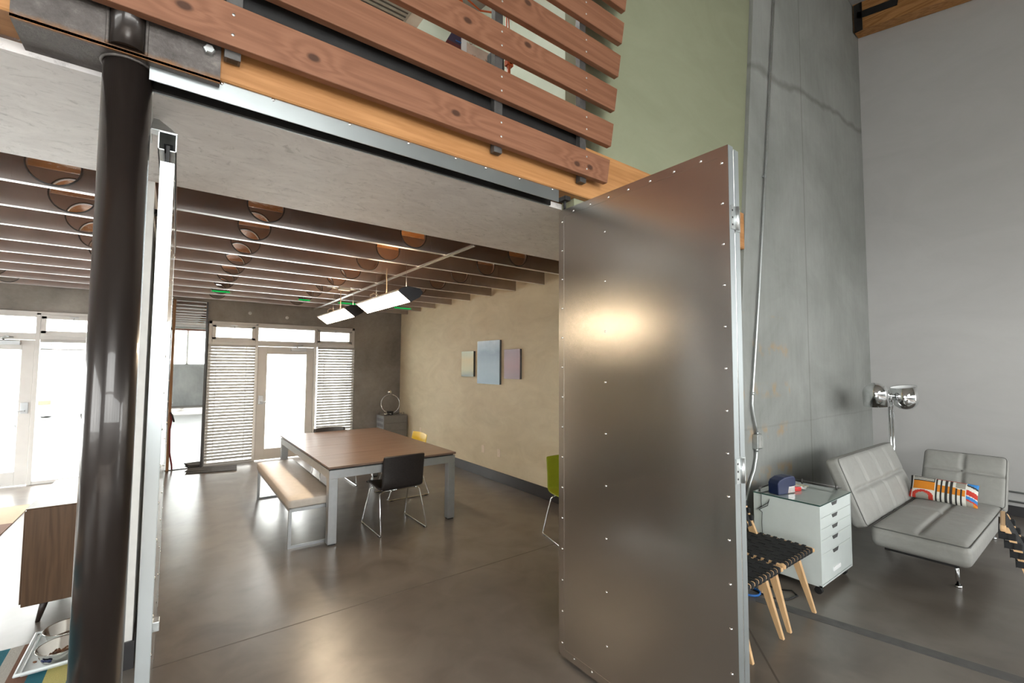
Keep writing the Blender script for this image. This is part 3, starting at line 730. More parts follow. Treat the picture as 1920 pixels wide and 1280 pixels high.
# ------------------------------------------------------------------ venetian blinds
def blind(label, x0, x1, z0, z1, n, tilt=-60, group='white blinds'):
    t = thing('venetian_blind', label, 'blind', ((x0+x1)/2, 9.42, z1), group)
    MB().box((x0-.004, 9.40, z1-.045), (x1+.004, 9.45, z1), bev=.004, seg=1).build('head_rail', 'blind', t)
    s = MB(); R = Matrix.Rotation(math.radians(tilt), 3, 'X'); pitch = (z1-.06-z0-.03)/n
    for i in range(n):
        z = z1-.075-pitch*i
        s.box((x0, 9.398, z-.0012), (x1, 9.450, z+.0012), rot=R)
    s.build('slats', 'blind', t)
    MB().box((x0, 9.402, z0), (x1, 9.446, z0+.018), bev=.003, seg=1).build('bottom_rail', 'blind', t)
    for x in (x0+.16*(x1-x0), x1-.2*(x1-x0)):
        MB().box((x-.004, 9.398, z0+.01), (x+.004, 9.400, z1-.03)).build('ladder_tape', 'blind', t)
    return t
blind('white venetian blind lowered over the pane left of glass door', .456, 1.168, .045, 2.112, 37)
blind('white venetian blind lowered over the pane right of glass door', 2.25, 2.965, .045, 2.112, 37)
blind('short bundled blind raised at window beside left entrance door', -1.59, -.87, 1.955, 2.112, 6, 0)

# ------------------------------------------------------------------ table and bench
t = thing('dining_table', 'large walnut topped table with silver metal frame in dining area', 'table', (1.95, 5.9, 0))
tt = MB()
for i in range(4):
    tt.box((1.238, 4.632+.634*i, .737), (2.652, 4.632+.634*(i+1)-.0015, .757), bev=.0015, seg=1)
tt.build('tabletop', 'walnut', t)
MB().box((1.262, 4.656, .722), (2.628, 7.144, .737)).build('shadow_gap', 'black', t)
f = MB(); X0, X1, Y0, Y1 = 1.245, 2.645, 4.640, 7.16
f.box((X0, Y0, .64), (X1, Y0+.04, .722), bev=.002, seg=1).box((X0, Y1-.04, .64), (X1, Y1, .722), bev=.002, seg=1).box((X0, Y0+.04, .64), (X0+.04, Y1-.04, .722), bev=.002, seg=1).box((X1-.04, Y0+.04, .64), (X1, Y1-.04, .722), bev=.002, seg=1)
f.box((X0+.04, Y0+.04, .69), (X1-.04, Y1-.04, .72)).build('apron', 'satin', t)
for x, y in ((X0, Y0), (X1-.085, Y0), (X0, Y1-.085), (X1-.085, Y1-.085)):
    MB().box((x, y, .012), (x+.085, y+.085, .64), bev=.003, seg=1).box((x+.01, y+.01, .0), (x+.075, y+.075, .012), slot=1).build('leg', ['satin', 'black'], t)

t = thing('dining_bench', 'long cream padded bench with silver loop legs along table left side', 'bench', (1.13, 5.8, 0))
MB().rbox((.222, 1.045, .045), .022, 10, mat=Matrix.Translation((1.132, 5.80, .425))).build('cushion', 'bench', t)
MB().box((.925, 4.775, .345), (1.34, 6.825, .379), bev=.002, seg=1).build('seat_frame', 'satin', t)
for y in (4.79, 6.78):
    q = .028
    MB().box((.922, y, 0), (.922+q, y+.022, .36)).box((1.315, y, 0), (1.315+q, y+.022, .36)).box((.95, y, 0), (1.315, y+.022, .022)).build('leg_loop', 'satin', t)

# ------------------------------------------------------------------ dining chairs
def make_chair(label, shell, padded=True):
    t = thing('dining_chair', label, 'chair', (0, 0, 0), 'dining chairs with chrome sled bases')
    prof = [(.245, .435), (.235, .452), (.16, .456), (.0, .448), (-.12, .442), (-.19, .446), (-.232, .475), (-.25, .54), (-.262, .63), (-.275, .72), (-.288, .795), (-.292, .81)]
    prof = [Vector((0, y, z)) for y, z in prof]
    n = len(prof)-1
    def fn(u, v):
        k = v*n; i = min(int(k), n-1); p = prof[i].lerp(prof[i+1], k-i)
        x = (u-.5)*.47; e = (2*u-1)**2
        back = max(0, min(1, (v-.5)/.2))
        w = 1-.06*max(0, (v-.85)/.15)**2
        return Vector((x*w, p.y+.03*e*back, p.z+.012*e*(1-back) - (.008*e if v > .97 else 0)))
    o = MB().sheet(fn, 10, 22).build('shell', shell, t)
    solid(o, .026 if padded else .012, 0); smod(o, 1)
    for s in (-1, 1):
        x = .255*s
        MB().path([(s*.17, .12, .425), (s*.20, .125, .418), (s*.225, .13, .40), (x, .288, .022), (x, .283, .010), (x, .27, .008), (x, -.27, .008), (x, -.283, .010), (x, -.29, .022), (s*.225, -.155, .40), (s*.20, -.15, .418), (s*.17, -.15, .425)], .0075, 8).build('sled_leg', 'chrome', t)
        for y in (.24, -.24): MB().box((x-.011, y-.02, 0), (x+.011, y+.02, .008)).build('glide', 'black', t)
    MB().rod((-.18, .12, .425), (.18, .12, .425), .0075).rod((-.18, -.15, .425), (.18, -.15, .425), .0075).box((-.17, -.155, .424), (-.14, .125, .432)).box((.14, -.155, .424), (.17, .125, .432)).build('seat_support', 'chrome', t)
    return t
def put(t, x, y, rz): t.location = (x, y, 0); t.rotation_euler = (0, 0, math.radians(rz)); return t
put(make_chair('black leather chair with chrome sled base at near end of table', 'leather'), 1.995, 4.835, 0)
put(make_chair('black chair tucked at far end of table before the doors', 'leather'), 1.925, 6.955, 180)
put(make_chair('yellow chair tucked at the cream wall side of table', 'yellow', False), 2.555, 5.95, 90-180+180)
put(make_chair('lime green chair partly hidden behind the open metal door', 'lime', False), 3.33, 3.33, 165)

# ------------------------------------------------------------------ pendant lamps
def pendant(label, y0, y1, cord):
    t = thing('pendant_lamp', label, 'lamp', (1.88, (y0+y1)/2, 2.5), 'warm tilted pendant lamps')
    sec = [(1.757, 2.501), (1.896, 2.399), (1.994, 2.457), (2.029, 2.511), (1.993, 2.546), (1.858, 2.558), (1.79, 2.53)]
    n_ = Vector((-.592, 0, -.806))
    pts = [(x, z) for x, z in sec]
    MB().prism(pts, lambda x, z: (x, y0+.012, z), lambda x, z: (x, y1-.012, z)).build('housing', 'lamp_dark', t)
    big = [(1.757-.004, 2.505)] + pts[1:]
    for yy in (y0, y1-.012): MB().prism(pts, lambda x, z: (x, yy, z), lambda x, z: (x, yy+.012, z)).build('end_cap', 'lamp_dark', t)
    a, b = Vector((1.762, 0, 2.497)), Vector((1.892, 0, 2.402))
    d = n_*.003
    f = MB().hexa([(a.x, y0+.016, a.z), (b.x, y0+.016, b.z), (b.x, y1-.016, b.z), (a.x, y1-.016, a.z)],
                  [(a.x+d.x, y0+.016, a.z+d.z), (b.x+d.x, y0+.016, b.z+d.z), (b.x+d.x, y1-.016, b.z+d.z), (a.x+d.x, y1-.016, a.z+d.z)])
    f.build('diffuser', 'lamp_glow', t)
    MB().hexa([(1.87, y0+.05, 2.5575), (1.975, y0+.05, 2.5482), (1.975, y1-.05, 2.5482), (1.87, y1-.05, 2.5575)], [(1.87, y0+.05, 2.561), (1.975, y0+.05, 2.552), (1.975, y1-.05, 2.552), (1.87, y1-.05, 2.561)]).build('uplight_slot', 'lamp_up', t)
    MB().box((1.745, y0-.004, 2.499), (1.763, y1+.004, 2.512), rot=Matrix.Rotation(math.radians(35), 3, 'Y')).build('reflector_lip', 'cream_cable', t)
    ym = (y0+y1)/2
    MB().path([(1.90, ym+.04, 2.865), (1.90, ym+.045, 2.75), (1.895, ym+.02, 2.62), (1.88, ym, 2.55)] if cord else [(1.90, ym, 2.865), (1.90, ym, 2.7), (1.90, ym, 2.55)], .006, 6).build('power_cord', 'cream_cable', t)
    MB().rod((1.93, y1-.2, 2.54), (1.93, y1-.2, 2.865), .0018, n=6).rod((1.93, y0+.2, 2.54), (1.93, y0+.2, 2.865), .0018, n=6).build('suspension_wire', 'zinc', t)
    MB().path([(1.80, ym+.25, 2.535), (1.79, ym+.25, 2.57), (1.82, ym+.22, 2.592), (1.85, ym+.18, 2.57), (1.86, ym+.15, 2.552)], .007, 6).build('tilt_bracket', 'cream_cable', t)
pendant('glowing tilted pendant lamp nearer the metal door, hanging from joists', 4.265, 5.555, True)
pendant('glowing tilted pendant lamp farther back, near the glass door', 6.05, 7.42, False)

# ------------------------------------------------------------------ pictures and outlets on the cream wall
def panel(label, y0, y1, z0, z1, stops, edge):
    q = NT('brushed_panel_paint'); x, y, z = q.sep()
    f = q.math('ADD', q.math('DIVIDE', q.math('SUBTRACT', z, 0.0), z1-z0), q.math('MULTIPLY', q.math('SUBTRACT', q.noise(4, 5, .6, vec=q.mapping((1, 1, 2.5))), .5), .35))
    col = q.ramp(f, stops)
    col = q.mix(q.math('MULTIPLY', q.noise(1, 3, .6, vec=q.mapping((1, 50, 2))), .18), col, (.1, .1, .12))
    q.pbsdf(col, .4, .15)
    t = thing('wall_art', label, 'picture', (3.98, (y0+y1)/2, z0), 'three small pictures on the cream wall')
    MB().box((3.964, y0, z0), (3.972, y1, z1), bev=.001, seg=1).build('painted_face', q.m, t)
    MB().box((3.972, y0+.002, z0+.002), (3.999, y1-.002, z1-.002)).build('side_frame', edge, t)
e1 = plain('dark_teal_edge', (.04, .06, .06), .4); e2 = plain('slate_edge', (.09, .11, .13), .4); 
panel('small yellow green abstract picture, leftmost of three on cream wall', 6.385, 6.775, 1.577, 2.003, [(0, (.20, .26, .25)), (.25, (.46, .44, .27)), (.65, (.52, .43, .23)), (1, (.42, .47, .36))], e1)
panel('large slate blue abstract picture between two smaller ones on cream wall', 5.63, 6.265, 1.472, 2.158, [(0, (.24, .34, .42)), (.45, (.30, .40, .48)), (.7, (.24, .33, .43)), (1, (.48, .58, .65))], e2)
panel('small mauve abstract picture, rightmost of three on cream wall', 5.125, 5.515, 1.566, 2.006, [(0, (.28, .22, .26)), (.4, (.38, .24, .27)), (1, (.36, .29, .34))], e2)
for y, z, lab in ((6.118, .435, 'ivory outlet plate on cream wall, left of the low pair'), (5.68, .435, 'ivory outlet plate on cream wall, right of the low pair'), (8.42, .455, 'ivory outlet plate on cream wall behind the yellow chair')):
    t = thing('wall_outlet', lab, 'outlet', (4.0, y, z), 'ivory outlets on the cream wall')
    MB().box((3.993, y-.038, z-.058), (4.0, y+.038, z+.058), bev=.003).build('plate', 'ivory', t)
    for dz in (-.024, .024): MB().box((3.9905, y-.016, z+dz-.014), (3.994, y+.016, z+dz+.014), bev=.003).build('socket', 'ivory', t)

# ------------------------------------------------------------------ grey drawer cabinet and ring lamp in the far corner
t = thing('filing_cabinet', 'low grey metal drawer cabinet in back corner of cream wall', 'cabinet', (3.72, 9.2, 0))
MB().box((3.465, 9.015, .04), (3.965, 9.42, .722)).box((3.49, 9.03, 0), (3.94, 9.4, .04), slot=1).build('body', ['file_grey', 'black'], t)
z = .722
for hgt in (.152, .152, .152, .205):
    MB().box((3.468, 8.998, z-hgt+.005), (3.962, 9.015, z-.002), bev=.002, seg=1).build('drawer', 'file_grey', t); z -= hgt
s = MB().box((3.458, 9.02, .05), (3.465, 9.415, .715))
s.build('side_panel', 'file_side', t)
v = MB()
for i in range(6):
    for zz in (.49, .60): v.box((3.4565, 9.055+.058*i, zz), (3.4585, 9.075+.058*i, zz+.06))
v.build('vent_slots', 'black', t)
g = MB()
for (p, q_) in (((3.50, 9.05, .722), (3.50, 9.38, .722)), ((3.52, 9.03, .722), (3.62, 9.03, .722)), ((3.80, 9.03, .722), (3.93, 9.10, .722))):
    p, q_ = Vector(p), Vector(q_); u = Vector((0, 0, .045)); g.path([p, p+u, q_+u, q_], .005, 6)
g.build('top_rail', 'chrome', t)
t = thing('ring_lamp', 'chrome ring sculpture with ball on top standing on grey cabinet', 'sculpture', (3.66, 9.18, .722))
MB().box((3.61, 9.13, .723), (3.71, 9.23, .80), bev=.004).build('base_block', 'black', t)
cx, cz = 3.66, .955
MB().path([(cx+.195*math.cos(a)*.8, 9.18-.195*math.cos(a)*.6, cz+.195*math.sin(a)) for a in [2*PI*i/48 for i in range(48)]], .006, 8, closed=True).build('ring', 'chrome', t)
MB().lathe([(.042*math.sin(a), -.042*math.cos(a)) for a in [PI*i/14 for i in range(15)]], (cx-.02, 9.18, 1.20), n=20).build('ball', 'chrome', t)
MB().path([(cx+.02, 9.2, .74), (cx+.14, 9.22, .735), (cx+.22, 9.2, .755), (cx+.28, 9.24, .735)], .004, 6).build('cord', 'black', t)

# ------------------------------------------------------------------ conduit on the concrete wall
t = thing('wall_conduit', 'thin metal conduit with switch box running up the concrete wall', 'conduit', (4.56, 2.13, 1.0))
MB().path([(4.30, 2.128, 0.30), (4.335, 2.128, .52), (4.41, 2.128, .66), (4.50, 2.128, .77), (4.548, 2.128, .88), (4.56, 2.128, 1.0)], .0125, 12).build('lower_pipe', 'zinc', t)
MB().path([(4.566, 2.128, 1.10), (4.545, 2.128, 1.2), (4.50, 2.128, 1.33), (4.49, 2.128, 1.40), (4.503, 2.128, 1.5), (4.677, 2.128, 2.442), (4.89, 2.128, 3.757), (5.21, 2.128, 5.85), (5.36, 2.128, 6.9)], .0115, 12).build('upper_pipe', 'zinc', t)
MB().box((4.522, 2.10, .965), (4.625, 2.149, 1.105), bev=.005).build('switch_box', 'zinc', t)
MB().box((4.535, 2.095, .975), (4.612, 2.101, 1.095), bev=.002, seg=1).box((4.595, 2.091, .985), (4.61, 2.096, 1.085)).build('cover_plate', 'vent', t)
for p in ((4.568, 1.115), (4.556, .955), (4.503, 1.5)): MB().rod((p[0], 2.128, p[1]-.014), (p[0]+.003, 2.128, p[1]+.014), .0165).build('coupling', 'zinc', t)
for p in ((4.89, 3.757),): MB().box((p[0]-.03, 2.136, p[1]-.012), (p[0]+.03, 2.149, p[1]+.012)).build('strap', 'zinc', t)

# ------------------------------------------------------------------ white drawer unit with glass top
t = thing('drawer_unit', 'white rolling drawer unit with glass top against concrete wall', 'cabinet', (4.36, 1.67, 0))
x0, x1, y0, y1, z0, z1 = 4.035, 4.70, 1.42, 1.92, .07, .682
MB().box((x0, y0+.018, z0), (x1, y1, z1), bev=.002, seg=1).box((x0, y0, z0), (x0+.012, y0+.02, z1)).box((x1-.012, y0, z0), (x1, y0+.02, z1)).box((x0, y0, z0), (x1, y0+.02, z0+.012)).build('carcass', 'cab_white', t)
ed = [.680, .585, .500, .415, .310, .085]
for i in range(5):
    d = MB().box((x0+.014, y0+.002, ed[i+1]+.0015), (x1-.014, y0+.018, ed[i]-.0015), bev=.001, seg=1).build('drawer', 'cab_white', t)
    hx = 4.335; hz = ed[i]-.006
    MB().hexa([(hx-.042, y0-.0005, hz-.027), (hx+.042, y0-.0005, hz-.027), (hx+.042, y0+.003, hz-.027), (hx-.042, y0+.003, hz-.027)],
              [(hx-.062, y0-.0005, hz), (hx+.062, y0-.0005, hz), (hx+.062, y0+.003, hz), (hx-.062, y0+.003, hz)]).build('finger_pull', 'cab_gap', d)
    if i == 4:
        MB().box((hx-.06, y0-.004, .135), (hx+.09, y0+.002, .165), bev=.001).build('label_holder', 'lampwhite', d)
MB().box((x0-.003, y0-.004, z1), (x1+.003, y1+.003, z1+.009), bev=.001, seg=1).build('glass_top', 'glass_top', t)
e = MB(); 
e.box((x0-.0045, y0-.0055, z1), (x1+.0045, y0-.004, z1+.0085)).box((x0-.0045, y0-.0055, z1), (x0-.003, y1, z1+.0085)).box((x1+.003, y0-.0055, z1), (x1+.0045, y1, z1+.0085))
e.build('glass_edge', 'glass_edge', t)
r = MB().rod((x1-.03, y0+.05, z1+.035), (x1-.03, y1-.02, z1+.035), .006); r.rod((x0+.05, y1-.03, z1+.035), (x1-.03, y1-.03, z1+.035), .006)
for p in ((x1-.03, y0+.09), (x1-.03, y1-.14), (x1-.03, y1-.03), (x0+.05, y1-.03)): r.rod((p[0], p[1], z1+.009), (p[0], p[1], z1+.05), .008)
r.build('gallery_rail', 'post_steel', t)
for p in ((x0+.05, y0+.04), (x1-.06, y0+.05), (x0+.05, y1-.05), (x1-.06, y1-.05)):
    c = MB().rod((p[0]-.016, p[1], .028), (p[0]-.004, p[1], .028), .027, n=20).rod((p[0]+.004, p[1], .028), (p[0]+.016, p[1], .028), .027, n=20).box((p[0]-.018, p[1]-.018, .04), (p[0]+.018, p[1]+.018, .07), bev=.004)
    c.build('caster', 'black', t)
zt = z1+.0095
# pencil sharpener
t = thing('pencil_sharpener', 'navy blue electric pencil sharpener on glass topped cabinet', 'pencil sharpener', (4.18, 1.74, zt))
R = Matrix.Rotation(math.radians(-14), 4, 'Z'); TM = Matrix.Translation((4.185, 1.745, zt))
prof = [(-.115, .0), (-.118, .09), (-.10, .118), (-.04, .140), (.04, .146), (.085, .140), (.10, .118), (.10, .062), (.02, .058), (.0, .0)]
b_ = MB().prism(prof, lambda u, v: Vector(TM @ R @ Vector((u, -.047, v))), lambda u, v: Vector(TM @ R @ Vector((u, .047, v)))); 
tb = b_.bm; bmesh.ops.bevel(tb, geom=tb.edges[:], offset=.008, segments=3, affect='EDGES', profile=.5)
b_.build('housing', 'navy', t)
MB().box((.004, -.043, .001), (.096, .043, .059), bev=.006).build('shavings_bin', 'smoke', t)
o = [x for x in ALLOBJ() if x.name.startswith('shavings_bin')][0]; o.data.transform(Matrix.Translation((0, 0, 0))); o.data.transform(Matrix.Translation(Vector((4.18, 1.74, zt)))); o.data.transform(Matrix.Translation(-Vector((4.18, 1.74, zt))) @ TM @ R)
MB().lathe([(0, .006), (.012, .006), (.014, .008), (.026, .006), (.03, 0)], TM @ R @ Vector((.10, -.005, .108)), (R @ Vector((1, 0, 0))), 24).build('dial', 'vent', t)
t = thing('power_cord', 'thin black cord dangling over left side of white drawer unit', 'cord', (4.03, 1.85, .5))
MB().path([(4.09, 1.79, zt+.008), (4.06, 1.84, zt+.006), (4.026, 1.85, zt+.003), (4.024, 1.852, .62), (4.024, 1.85, .585), (4.024, 1.89, .545), (4.024, 1.86, .57), (4.024, 1.80, .62), (4.024, 1.785, .655), (4.024, 1.80, .60), (4.024, 1.87, .55), (4.024, 1.845, .535), (4.024, 1.85, .45), (4.024, 1.845, .3), (4.024, 1.84, .2)], .0025, 6).build('wire', 'black', t)
t = thing('eraser', 'small bright red box beside the pencil sharpener', 'box', (4.40, 1.69, zt))
MB().box((4.325, 1.690, zt), (4.40, 1.727, zt+.030), bev=.005, rot=Matrix.Rotation(math.radians(-20), 3, 'Z')).build('block', 'red', t)
MB().box((4.326, 1.6885, zt+.012), (4.399, 1.6905, zt+.016), rot=Matrix.Rotation(math.radians(-20), 3, 'Z'), piv=(4.3625, 1.7085, zt)).build('seam', 'darkred', t)
t = thing('paper_scrap', 'crumpled white paper scrap right of the red box', 'paper', (4.50, 1.66, zt))
def crum(u, v):
    rnd = random.Random(int(u*60)*91+int(v*60)*7)
    return Vector((4.41+.10*u, 1.65+.06*v+.03*u, zt+.006+.028*rnd.random()*math.sin(PI*min(1, u+.1))))
o = MB().sheet(crum, 7, 5, smooth=False).build('sheet', 'paper', t); solid(o, .0008)
t = thing('postcard', 'colourful printed cards lying along the rail of glass top', 'card', (4.5, 1.84, zt))
for i, (a, b) in enumerate(((4.53, 1.70), (4.46, 1.73))):
    MB().box((a, b, zt+.001+.001*i), (a+.08, b+.17, zt+.002+.001*i), rot=Matrix.Rotation(math.radians(4-9*i), 3, 'Z')).build('card', 'card' if i == 0 else 'paper', t)

# ------------------------------------------------------------------ woven webbing chairs
def make_woven(label):
    """faces -Y; front feet at y = 0"""
    t = thing('webbing_chair', label, 'chair', (0, 0, 0), 'pale wood chairs with woven black webbing')
    for s in (-1, 1):
        # front leg rakes forward, back leg rakes back
        a, b = Vector((s*.205, 0, 0)), Vector((s*.185, .125, .405))
        MB().hexa([(a.x-.011, a.y-.011, 0), (a.x+.011, a.y-.011, 0), (a.x+.011, a.y+.013, 0), (a.x-.011, a.y+.013, 0)],
                  [(b.x-.017, b.y-.028, b.z), (b.x+.017, b.y-.028, b.z), (b.x+.017, b.y+.028, b.z), (b.x-.017, b.y+.028, b.z)]).build('front_leg', 'maple', t)
        a, b = Vector((s*.20, .365, 0)), Vector((s*.19, .40, .40))
        MB().hexa([(a.x-.011, a.y-.011, 0), (a.x+.011, a.y-.011, 0), (a.x+.011, a.y+.013, 0), (a.x-.011, a.y+.013, 0)],
                  [(b.x-.017, b.y-.028, b.z), (b.x+.017, b.y-.028, b.z), (b.x+.017, b.y+.028, b.z), (b.x-.017, b.y+.028, b.z)]).build('back_leg', 'maple', t)
        # back upright
        MB().hexa([(s*.20-.012, .36, .38), (s*.20+.012, .36, .38), (s*.20+.012, .43, .40), (s*.20-.012, .43, .40)],
                  [(s*.20-.012, .515, .76), (s*.20+.012, .515, .76), (s*.20+.012, .54, .765), (s*.20-.012, .54, .765)]).build('back_upright', 'maple', t)
        MB().box((s*.237-.014, .0, .412), (s*.237+.014, .46, .440), bev=.008).build('side_rail', 'maple_x', t)
    MB().box((-.25, .01, .412), (.25, .04, .442), bev=.010).build('front_rail', 'maple_x', t)
    MB().box((-.24, .425, .412), (.24, .455, .440), bev=.008).build('rear_rail', 'maple_x', t)
    MB().box((-.215, .525, .735), (.215, .552, .775), bev=.006).build('top_rail', 'maple_x', t)
    MB().box((-.20, .428, .505), (.20, .45, .535), bev=.006).build('low_back_rail', 'maple_x', t)
    w = MB(); n = 9; p = .455/n
    for i in range(n):                      # front-to-back straps
        x = -.2275+p*(i+.5)
        w.box((x-.0185, .004, .4075), (x+.0185, .050, .4465), bev=.006, seg=1)
        w.box((x-.0225, .03, .438 if i % 2 else .436), (x+.0225, .45, .442 if i % 2 else .440))
    m = 8; p2 = .40/m
    for k in range(m):                      # crossing straps
        y = .045+p2*(k+.5)
        for i in range(n):
            x = -.2275+p*(i+.5); up = (i+k) % 2
            w.box((x-p/2, y-.0225, .4415 if up else .4335), (x+p/2, y+.0225, .4445 if up else .4365))
        for s in (-1, 1): w.box((s*.237-.0175, y-.0165, .4085), (s*.237+.0175, y+.0165, .4445), bev=.006, seg=1)
    w.build('seat_webbing', 'webbing', t)
    w = MB()
    def bp(x, h): return Vector((x, .445+(h-.52)*.43, h))
    for i in range(4):
        h = .555+.052*i
        a = bp(0, h)
        w.box((-.222, a.y-.012, h-.0195), (.222, a.y-.008, h+.0195)).box((-.222, a.y+.030, h-.0195), (.222, a.y+.034, h+.0195))
        for s in (-1, 1): w.box((s*.20-.0165, a.y-.045, h-.0205), (s*.20+.0165, a.y+.034, h+.0205), bev=.005, seg=1)
    for i in range(7):
        x = -.165+.055*i
        w.hexa([(x-.0195, .415, .50), (x+.0195, .415, .50), (x+.0195, .418, .50), (x-.0195, .418, .50)], [(x-.0195, .525, .775), (x+.0195, .525, .775), (x+.0195, .528, .775), (x-.0195, .528, .775)])
    w.build('back_webbing', 'webbing', t)
    return t
c1 = put(make_woven('woven black webbing chair with pale legs, beside white drawer unit'), 3.541, 1.372, 0)
c2 = copy_tree(c1); tag(c2, 'woven black webbing chair half hidden by the metal door'); put(c2, 3.012, 1.368, 0)
c3 = copy_tree(c1); tag(c3, 'woven black webbing chair cropped at the right picture edge'); put(c3, 4.46, -.045, 6)

# blue cable and black cable loop under the chairs
t = thing('blue_cable', 'loop of blue cable lying on floor under woven chairs', 'cable', (3.66, 1.78, 0))
MB().path([(3.66+.075*math.cos(a), 1.79+.075*math.sin(a), .008+.004*(i % 3)) for i, a in enumerate([2*PI*k/20 for k in range(60)])], .006, 6).build('coil', 'blue', t)
t = thing('black_cable', 'thin black cable loop on floor under white drawer unit', 'cable', (3.87, 1.6, 0))
MB().path([(3.72, 1.80, .005), (3.70, 1.65, .005), (3.78, 1.56, .005), (3.90, 1.54, .005), (3.95, 1.60, .005), (3.88, 1.68, .005), (3.9, 1.85, .005), (4.1, 2.0, .005)], .005, 6).build('wire', 'black', t)

# ------------------------------------------------------------------ grey lounge sofa
t = thing('lounge_sofa', 'grey tufted convertible lounge sofa in corner beside white drawer unit', 'sofa', (5.7, 1.1, 0))
def tuft(hx, hy, us, vs, depth=.026, puff=.020, sig=.020):
    def fn(p):
        if p.z <= 0: 
            return p
        q = Vector(p); d = 0
        ku = min(abs(p.x-u) for u in us) if us else 9; kv = min(abs(p.y-v) for v in vs) if vs else 9
        d = max(math.exp(-(ku/sig)**2), math.exp(-(kv/sig)**2))
        b = math.exp(-((ku**2+kv**2)/(sig*1.3)**2)) if us and vs else 0
        e = (1-(p.x/hx)**4)*(1-(p.y/hy)**4)
        q.z += (puff*e - depth*d*min(1, e*1.6) - .014*b)
        return q
    return fn
def frame_from(o, ex, ey, ez):
    m = Matrix((ex, ey, ez)).transposed().to_4x4(); m.translation = o; return m
def cushion(name, mat4, half, us, vs, r=.045):
    o = MB().rbox(half, r, 62, fn=tuft(half[0], half[1], us, vs), mat=mat4).build(name, 'sofa', t)
    hx, hy, hz = half; pts = []
    rr = .05
    for (cx, cy, a0) in ((hx-rr, hy-rr, 0), (-hx+rr, hy-rr, PI/2), (-hx+rr, -hy+rr, PI), (hx-rr, -hy+rr, 1.5*PI)):
        for k in range(5):
            a = a0+PI/2*k/4; pts.append(mat4 @ Vector((cx+(rr-.012)*math.cos(a), cy+(rr-.012)*math.sin(a), hz-.012)))
    MB().path(pts, .0042, 6, closed=True).build('piping', 'piping', o)
    return o
V = Vector
# seat: x 4.84-6.56, y .71-1.335
cushion('seat', frame_from(V((5.68, 1.02, .325)), V((1, 0, -.0)), V((0, 1, 0)), V((0, 0, 1))), (.85, .312, .088), [.08], [0.0], .06)
# backrest: bottom edge (y 1.335, z .40) to top edge (y 1.54, z .945)
ey = V((0, .205, .545)).normalized(); ez = V((0, -ey.z, ey.y))
c = V((5.62, 1.437, .665)) - ez*.062
cushion('backrest', frame_from(c, V((1, 0, 0)), ey, ez), (.80, .30, .064), [-.4, 0, .4], [0.0], .045)
# raised end panel: hinged at x 6.53, top leans to x 6.84
ey = V((.33, 0, .48)).normalized(); ez = V((-ey.z, 0, ey.x))
c = V((6.69, 1.025, .62)) - ez*.058
cushion('end_panel', frame_from(c, V((0, -1, 0)), ey, ez), (.325, .29, .06), [0.0], [.06], .045)
MB().box((4.95, .80, .20), (6.5, 1.26, .238)).box((5.3, 1.28, .22), (6.2, 1.40, .25)).build('under_frame', 'black_steel', t)
for (p, q_) in (((5.113, .835, .02), (5.125, .845, .215)), ((6.86, .835, .02), (6.5, .86, .215)), ((5.6, 1.40, .02), (5.6, 1.30, .215)), ((6.6, 1.30, .02), (6.45, 1.22, .215))):
    MB().rod(p, q_, .013, .016).rod((p[0], p[1], 0), (p[0], p[1], .02), .026, .02).build('leg', 'chrome', t)
for (x, y) in ((6.06+.0, 1.02),): pass
MB().lathe([(0, .006), (.008, .005), (.011, 0)], V((6.69, 1.025, .62))+ey*.06+ez*.012, ez, 12).build('button', 'piping', t)

# patterned cushion
t = thing('throw_pillow', 'orange red and black patterned oblong pillow on grey sofa', 'pillow', (6.2, 1.1, .43))
PC = ['sofa', 'p_orange', 'p_red', 'p_black', 'p_white', 'p_blue', 'p_grey']
for nm, cc in (('p_orange', (.62, .21, .01)), ('p_red', (.48, .035, .02)), ('p_black', (.03, .028, .026)), ('p_white', (.66, .64, .58)), ('p_blue', (.03, .20, .52)), ('p_grey', (.30, .275, .235))):
    MT[nm] = plain('pillow_'+nm[2:], cc, .85, 0, .1, 200)
def pat(u, v):
    O, Rd, K, W, B, G = 1, 2, 3, 4, 5, 6
    if u < .04: return Rd if v < .3 else K
    if u < .055: return W
    if u < .385:
        if v > .72: return (K if int(v*46) % 2 else W) if .06 < u < .37 else K
        if v > .36: return O
        if v > .33: return W
        d = math.hypot((u-.21)/.17, (v-.06)/.26)
        return W if d > 1 else (Rd if d > .6 else G)
    if u < .40: return W
    if u < .83:
        if v > .93: return Rd
        k = (u-.40)/.072
        if k % 1 < .45 and (u < .69 or v < .62): return K
        if v > .66: return G if u > .70 else W
        if u > .70 and v > .60: return W
        return O if v > .32 else W
    if u < .85: return W
    w = v + (u-.85)*.7
    if w > .90: return B
    if w > .82: return K
    if w > .68: return W
    if w > .66: return W
    if w > .44: return Rd
    if w > .40: return W
    if w > .26: return B
    if w > .20: return Rd
    return G if u < .95 else O
ax_u = V((.02, -.50, -.012)); ax_v = V((.135, 0.0, .20)); nrm = ax_u.cross(ax_v).normalized()
if nrm.x > 0: nrm = -nrm
org = V((6.13, 1.345, .435))
def pil(side):
    def fn(u, v):
        a, b = 2*u-1, 2*v-1
        h = .06*max(0, (1-a**4)*(1-b**4))**.5
        uu = u + .03*a*(b*b-1)*.4; vv = v + .05*b*(a*a-1)*-.4*0
        pinch = 1-.06*(1-abs(a))*0
        return org + ax_u*uu + ax_v*(.5+(vv-.5)*(1-.05*(1-a*a))) + nrm*(side*h)
    return fn
MB().sheet(pil(1), 72, 40, slotfn=lambda u, v: pat(u, v)).sheet(pil(-1), 36, 20, slot=4).build('cover', PC, t)

